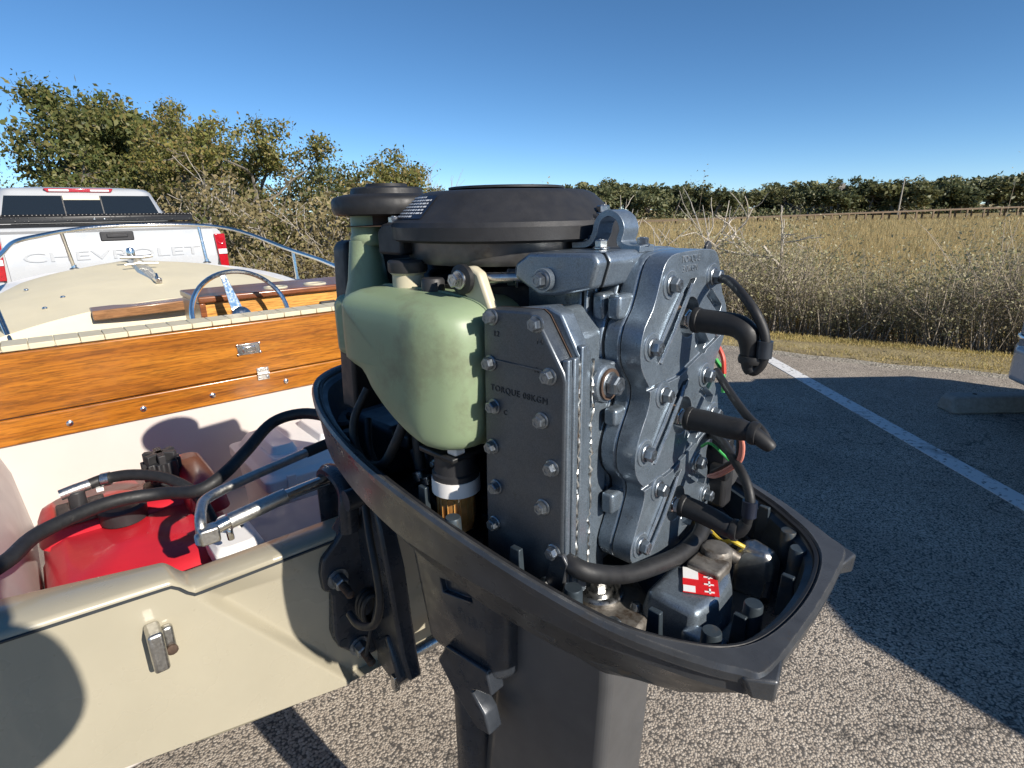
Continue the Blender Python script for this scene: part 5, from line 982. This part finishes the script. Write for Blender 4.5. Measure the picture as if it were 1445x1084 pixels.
b = mm(); b.lathe([(.021, 1.49), (.0205, 1.525), (.023, 1.527), (.023, 1.531), (.0005, 1.531)], (-.337, -.12, 0), n=28); nk = b.build('filler_neck', M['ivory'], ot)
b = mm(); b.lathe([(.0245, 1.528), (.0255, 1.531), (.0255, 1.541), (.023, 1.544), (.0005, 1.5445)], (-.337, -.12, 0), n=28); b.build('neck_cap', M['black_plastic'], nk)
b = mm(); b.lathe([(.0125, 1.495), (.0125, 1.508), (.0145, 1.509), (.0145, 1.521), (.0125, 1.524), (.0005, 1.5245)], (-.281, -.125, 0), n=24); b.build('vent_cap', M['black_plastic'], ot)
b = mm(); b.prism([(-.206, 1.495), (-.176, 1.49), (-.196, 1.535), (-.210, 1.542), (-.228, 1.540), (-.236, 1.528), (-.230, 1.515)], -.128, -.114, 'y'); b.build('tank_ear', M['ivory'], ot, .004, 3)
b = mm(); b.lathe([(.017, 0), (.017, .006), (.011, .008), (.0005, .008)], (-.220, -.128, 1.527), (0, -1, 0), 22); b.build('grommet', M['rubber'], ot); bolt(ot, (-.220, -.136, 1.527), PORT, 1.05, boltz_me)
b = mm(); b.tube([(-.212, -.112, 1.527), (-.16, -.085, 1.529)], .0062, 12); b.build('stay_rod', M['zinc'], mot)
b = mm(); b.lathe([(.040, 1.47), (.0285, 1.51), (.0225, 1.555), (.021, 1.565)], (-.447, -.110, 0), n=28); nk = b.build('tall_neck', M['tank_green'], ot)
b = mm(); b.loft([[(x, y, z) for x, y in ((-.49, -.150), (-.37, -.135), (-.37, -.08), (-.49, -.08))] for z in (1.40, 1.475)]+[[(x*.9-.043, y*.9-.012, 1.490) for x, y in ((-.49, -.150), (-.37, -.135), (-.37, -.08), (-.49, -.08))]]); b.build('tank_shoulder', M['tank_green'], ot, .012, 3)
mm().lathe([(.024, 1.558), (.026, 1.561), (.026, 1.570), (.024, 1.574), (.024, 1.60)], (-.446, -.103, 0), n=28).build('neck_collar', M['tank_green'], ot)
mm().lathe([(.05, 1.584), (.034, 1.586), (.034, 1.604), (.04, 1.606)], (-.446, -.085, 0), n=28).build('neck_sleeve', M['rust'], ot)
b = mm(); b.lathe([(.070, 1.598), (.076, 1.600), (.0785, 1.606), (.0785, 1.618), (.075, 1.6225), (.060, 1.6265), (.052, 1.627), (.050, 1.634), (.046, 1.636), (.030, 1.637), (.028, 1.641), (.0005, 1.642)], (-.446, -.067, 0), n=56); b.build('oil_filler_cap', M['rubber'], mot, label='large black rubber oil filler cap')
# black intake box at the front
b = mm(); b.loft([[(-.540, -.120, 1.30), (-.492, -.125, 1.30), (-.492, .14, 1.30), (-.540, .13, 1.30)], [(-.535, -.112, 1.553), (-.492, -.117, 1.553), (-.492, .13, 1.553), (-.535, .12, 1.553)], [(-.530, -.105, 1.563), (-.496, -.11, 1.563), (-.496, .12, 1.563), (-.530, .11, 1.563)]]); b.build('intake_silencer', M['black_plastic'], mot, .010, 3)
# ---- small machinery seen below the tank
prm = np.random.default_rng(21)
for k, (a_, z_) in enumerate(((-.36, 1.44), (-.36, 1.34), (-.355, 1.245))):
    b = mm(); b.lathe([(.030, 0), (.034, .01), (.028, .03), (.022, .06), (.0005, .06)], (a_, -.045, z_), (0, -1, 0), 22); b.box((a_-.04, -.07, z_-.035), (a_+.035, -.03, z_+.025)); q = b.build('carburettor', M['dark_metal'], mot, .005); bolt(q, (a_+.02, -.07, z_+.01), PORT, .7, boltz_me)
b = mm(); b.box((-.305, -.125, 1.265), (-.255, -.065, 1.318)); b.build('fuel_pump', M['dark_metal'], mot, .006); 
for z_ in (1.27, 1.31):
    for a_ in (-.30, -.262): bolt(mot, (a_, -.125, z_), PORT, .55, boltz_me)
for y_ in (-.115, -.092): mm().tube([(-.345, y_, 1.335), (-.335, y_-.01, 1.30), (-.33, y_-.012, 1.255)], .008, 10, 4).build('fuel_line', M['black_plastic'], mot)
mm().tube([(-.335, -.128, 1.248), (-.33, -.128, 1.236)], .0095, 10).build('hose_clip', M['zinc'], mot); mm().tube([(-.315, -.13, 1.248), (-.312, -.13, 1.238)], .0095, 10).build('hose_clip', M['zinc'], mot)
FP = (-.238, -.140, 0)
b = mm(); b.lathe([(.026, 1.312), (.027, 1.288), (.030, 1.286), (.030, 1.276), (.0005, 1.276)], FP, n=28); ff = b.build('fuel_filter', M['black_plastic'], mot)
mm().lathe([(.031, 1.279), (.0315, 1.260), (.0255, 1.258), (.0005, 1.258)], FP, n=28).build('filter_ring', M['white_plastic'], ff)
b = mm(); b.lathe([(.025, 1.259), (.0245, 1.222), (.021, 1.206), (.0005, 1.205)], FP, n=28); b.build('filter_bowl', M['amber'], ff)
for k in range(9):
    t = R(-150+k*20); mm().box((FP[0]+.0252*math.cos(t)-.0008, FP[1]+.0252*math.sin(t)-.0008, 1.218), (FP[0]+.0252*math.cos(t)+.0008, FP[1]+.0252*math.sin(t)+.0008, 1.254)).build('bowl_rib', M['amber'], ff)
mm().box((-.270, -.172, 1.313), (-.205, -.085, 1.320)).build('filter_bracket', M['dark_metal'], mot, .002); mm().box((-.222, -.166, 1.321), (-.206, -.15, 1.332)).build('terminal', M['white_plastic'], mot, .002)
for path, r_ in (([(-.46, -.12, 1.345), (-.465, -.145, 1.30), (-.45, -.155, 1.26), (-.41, -.155, 1.225), (-.36, -.15, 1.195)], .0065), ([(-.345, -.14, 1.32), (-.355, -.15, 1.29), (-.38, -.155, 1.255), (-.43, -.155, 1.235)], .0075), ([(-.43, -.15, 1.24), (-.38, -.15, 1.215), (-.32, -.145, 1.19), (-.25, -.14, 1.175), (-.21, -.12, 1.18)], .0085), ([(-.50, -.10, 1.28), (-.47, -.12, 1.24), (-.42, -.13, 1.20)], .006), ([(-.38, -.10, 1.26), (-.33, -.11, 1.20), (-.28, -.10, 1.17)], .007), ([(-.31, -.11, 1.23), (-.28, -.12, 1.225), (-.255, -.11, 1.245)], .006)):
    mm().tube(path, r_, 10, 6).build('engine_hose', M['rubber'], mot)
for k in range(10):
    a_, z_ = prm.uniform(-.42, -.22), prm.uniform(1.16, 1.33); mm().box((a_-.014, -.085-.02*prm.random(), z_-.01), (a_+.014, -.05, z_+.012)).build('linkage_block', M['dark_metal'], mot, .003)
for k in range(5):
    a_, z_ = prm.uniform(-.40, -.24), prm.uniform(1.18, 1.31); mm().tube([(a_, -.10, z_), (a_+prm.uniform(-.05, .05), -.10, z_+prm.uniform(-.04, .04))], .003, 8).build('throttle_link', M['zinc'], mot)
mm().box((-.62, -.06, 1.16), (-.50, .10, 1.25)).build('front_bracket', M['pan_in'], pan, .01)
for k, (x, y) in enumerate(((-.63, -.05), (-.60, -.09), (-.55, -.11))): mm().lathe([(.014, 1.22), (.014, 1.245), (.009, 1.25), (.0005, 1.25)], (x, y, 0), n=16).build('grommet', M['rubber'], pan)
# ---- spark plugs, boots and leads
def lead(path, r_, nm_='ignition_lead'): return mm().tube(path, r_, 10, 6).build(nm_, M['rubber'], mot)
for i, pz in enumerate(PZ):
    c_ = Vector((-.041, CS, pz)); b = mm(); b.lathe([(.0145, 0), (.0145, .004), (.0005, .004)], c_, AFT, 20); sp = b.build('spark_plug', M['rust'], mot)
    b = mm(); b.lathe([(.0120, .004), (.0120, .018), (.0105, .020), (.0005, .020)], c_, AFT, 6); b.build('plug_hex', M['chrome'], sp, .0008)
    b = mm(); b.lathe([(.0085, .020), (.0075, .030), (.0062, .032), (.0062, .050), (.0005, .05)], c_, AFT, 16); b.build('insulator', M['white_plastic'], sp)
BT = {0: [(-.014, .036, 1.479), (.010, .036, 1.479), (.034, .0355, 1.478), (.046, .035, 1.470), (.049, .035, 1.456), (.051, .035, 1.437), (.055, .035, 1.430)],
      1: [(-.014, .037, 1.360), (.010, .037, 1.361), (.036, .036, 1.361), (.050, .036, 1.362), (.064, .036, 1.360), (.080, .036, 1.352), (.083, .037, 1.349)],
      2: [(-.014, .040, 1.2425), (.010, .040, 1.241), (.030, .040, 1.238), (.046, .040, 1.234), (.056, .040, 1.234), (.063, .040, 1.243), (.066, .040, 1.25)]}
for i in range(3):
    b = mm(); b.tube(BT[i], [.0135, .0132, .0128, .0125, .0095, .0078, .0065], 16, 5); bo = b.build('spark_plug_boot', M['rubber'], mot)
    p_ = Vector(BT[i][0]); b = mm(); b.lathe([(.0142, -.001), (.0148, .002), (.0142, .005), (.013, .006)], p_, AFT, 20); b.build('boot_lip', M['rubber'], bo)
lead([(.051, .035, 1.437), (.056, .035, 1.431), (.064, .035, 1.440), (.0665, .035, 1.455), (.063, .035, 1.475), (.050, .035, 1.497), (.026, .05, 1.514), (.0, .075, 1.522), (-.03, .11, 1.515)], .0052)
mm().tube([(.0655, .035, 1.448), (.0655, .035, 1.466)], .0082, 10).build('lead_tag', M['bracket'], mot)
lead([(.082, .036, 1.350), (.070, .045, 1.362), (.045, .06, 1.372), (.015, .085, 1.385), (-.02, .12, 1.40)], .0052)
lead([(.066, .040, 1.248), (.068, .040, 1.262), (.066, .042, 1.280), (.055, .05, 1.298), (.03, .07, 1.312), (-.005, .105, 1.318), (-.04, .14, 1.30)], .0058)
tg_ = mm().tube([(.0675, .040, 1.258), (.067, .041, 1.277)], .0088, 10).build('lead_tag', M['label_navy'], mot, label='black lead tag with gold print')
tx = text_mesh('DANGER', .0052, .0002); tx.materials.append(M['gold']); inst('lettering', tx, tg_, KT@Matrix.Translation((.0745, .034, 1.2675))@Matrix(((0, .0, .72, 0), (0, 0, -.69, 0), (1, 0, 0, 0), (0, 0, 0, 1)))@Matrix.Rotation(R(0), 4, 'X'))
# cooling hose along the foot of the head
lead([(-.078, -.140, 1.232), (-.050, -.146, 1.236), (-.030, -.135, 1.228), (-.018, -.085, 1.205), (-.008, -.035, 1.195), (.0, .015, 1.19), (.0, .065, 1.192), (-.012, .11, 1.20)], .0105, 'cooling_hose')
b = mm(); b.prism([(-.098, 1.13), (-.062, 1.13), (-.052, 1.205), (-.045, 1.24), (-.052, 1.25), (-.066, 1.246), (-.076, 1.21)], -.156, -.150, 'y'); b.build('hose_bracket', M['pan'], mot, .0015)
# more fittings lying in the pan
for x, y in ((-.115, -.095), (-.018, -.055), (.072, -.062), (.080, .145), (.012, .125), (-.01, .09)): mm().lathe([(.0075, 1.112), (.0075, 1.146), (.005, 1.150), (.0004, 1.1505)], (x, y, 0), n=10).build('pan_screw', M['bolt'], mot)
mm().tube([(-.06, .195, 1.19), (-.01, .180, 1.165), (.04, .155, 1.15), (.075, .12, 1.14), (.088, .07, 1.135)], .0055, 8, 5).build('wire_loom', M['rubber'], mot)
mm().tube([(-.02, .12, 1.18), (.015, .10, 1.175), (.035, .085, 1.19), (.05, .09, 1.185)], .003, 8, 5).build('wire', M['wire_yellow'], mot, label='short yellow wire in the pan')
mm().tube([(-.03, .10, 1.20), (.01, .11, 1.17), (.05, .115, 1.165)], .0028, 8, 5).build('wire', M['rubber'], mot)
mm().box((-.04, .055, 1.112), (.012, .10, 1.150)).build('solenoid', M['grimy'], mot, .008, 3)
mm().prism([(.066, -.025), (.092, -.012), (.096, .04), (.070, .05)], 1.112, 1.128, 'z').build('foot_bracket', M['grimy'], mot, .003)
for k in range(3): mm().lathe([(.0125, 0), (.0135, .004), (.0125, .008)], (-.010+.012*k, .038, 1.36) if False else (.052, .036, 1.4480-.0*k) if k == 0 else (.06, .036, 1.3615) if k == 1 else (.050, .040, 1.2345), (0, 0, -1) if k == 0 else AFT, 16).build('boot_ring', M['rubber'], mot)
# coloured wires on the starboard side
mm().tube([(-.018, .09, 1.305), (-.010, .09, 1.312), (-.002, .09, 1.311), (.010, .09, 1.303), (.024, .09, 1.294)], .0018, 8, 5).build('wire', M['wire_green'], mot, label='thin green wire')
for k in range(2): mm().tube([(.041+.002*k, .060, 1.343), (.043+.003*k, .060, 1.330), (.040+.003*k, .062, 1.312), (.025, .068, 1.294-.004*k), (.008, .08, 1.278-.004*k), (-.01, .10, 1.262)], .0021, 8, 5).build('wire', M['wire_pink'], mot, label='faded pink wire')
mm().tube([(.041, .060, 1.342), (.037, .060, 1.354)], .0058, 10).build('wire_sleeve', M['wire_yellow'], mot, label='yellow wire sleeve')
mm().tube([(.039, .062, 1.340), (.038, .066, 1.315), (.022, .078, 1.296), (.0, .09, 1.275)], .0032, 8, 5).build('wire', M['rubber'], mot)
mm().tube([(-.028, .135, 1.43), (-.018, .132, 1.415), (-.014, .130, 1.395)], .003, 8, 4).build('wire', M['wire_red'], mot); mm().tube([(-.030, .138, 1.41), (-.018, .134, 1.395), (-.012, .130, 1.37)], .003, 8, 4).build('wire', M['wire_green'], mot)
b = mm(); b.box((-.04, .135, 1.20), (.0, .165, 1.29)); b.build('ignition_coil', M['black_plastic'], mot, .006)
for z_ in (1.30, 1.26): mm().box((-.02, .125, z_-.012), (.004, .142, z_+.008)).build('wire_connector', M['dark_metal'], mot, .002)
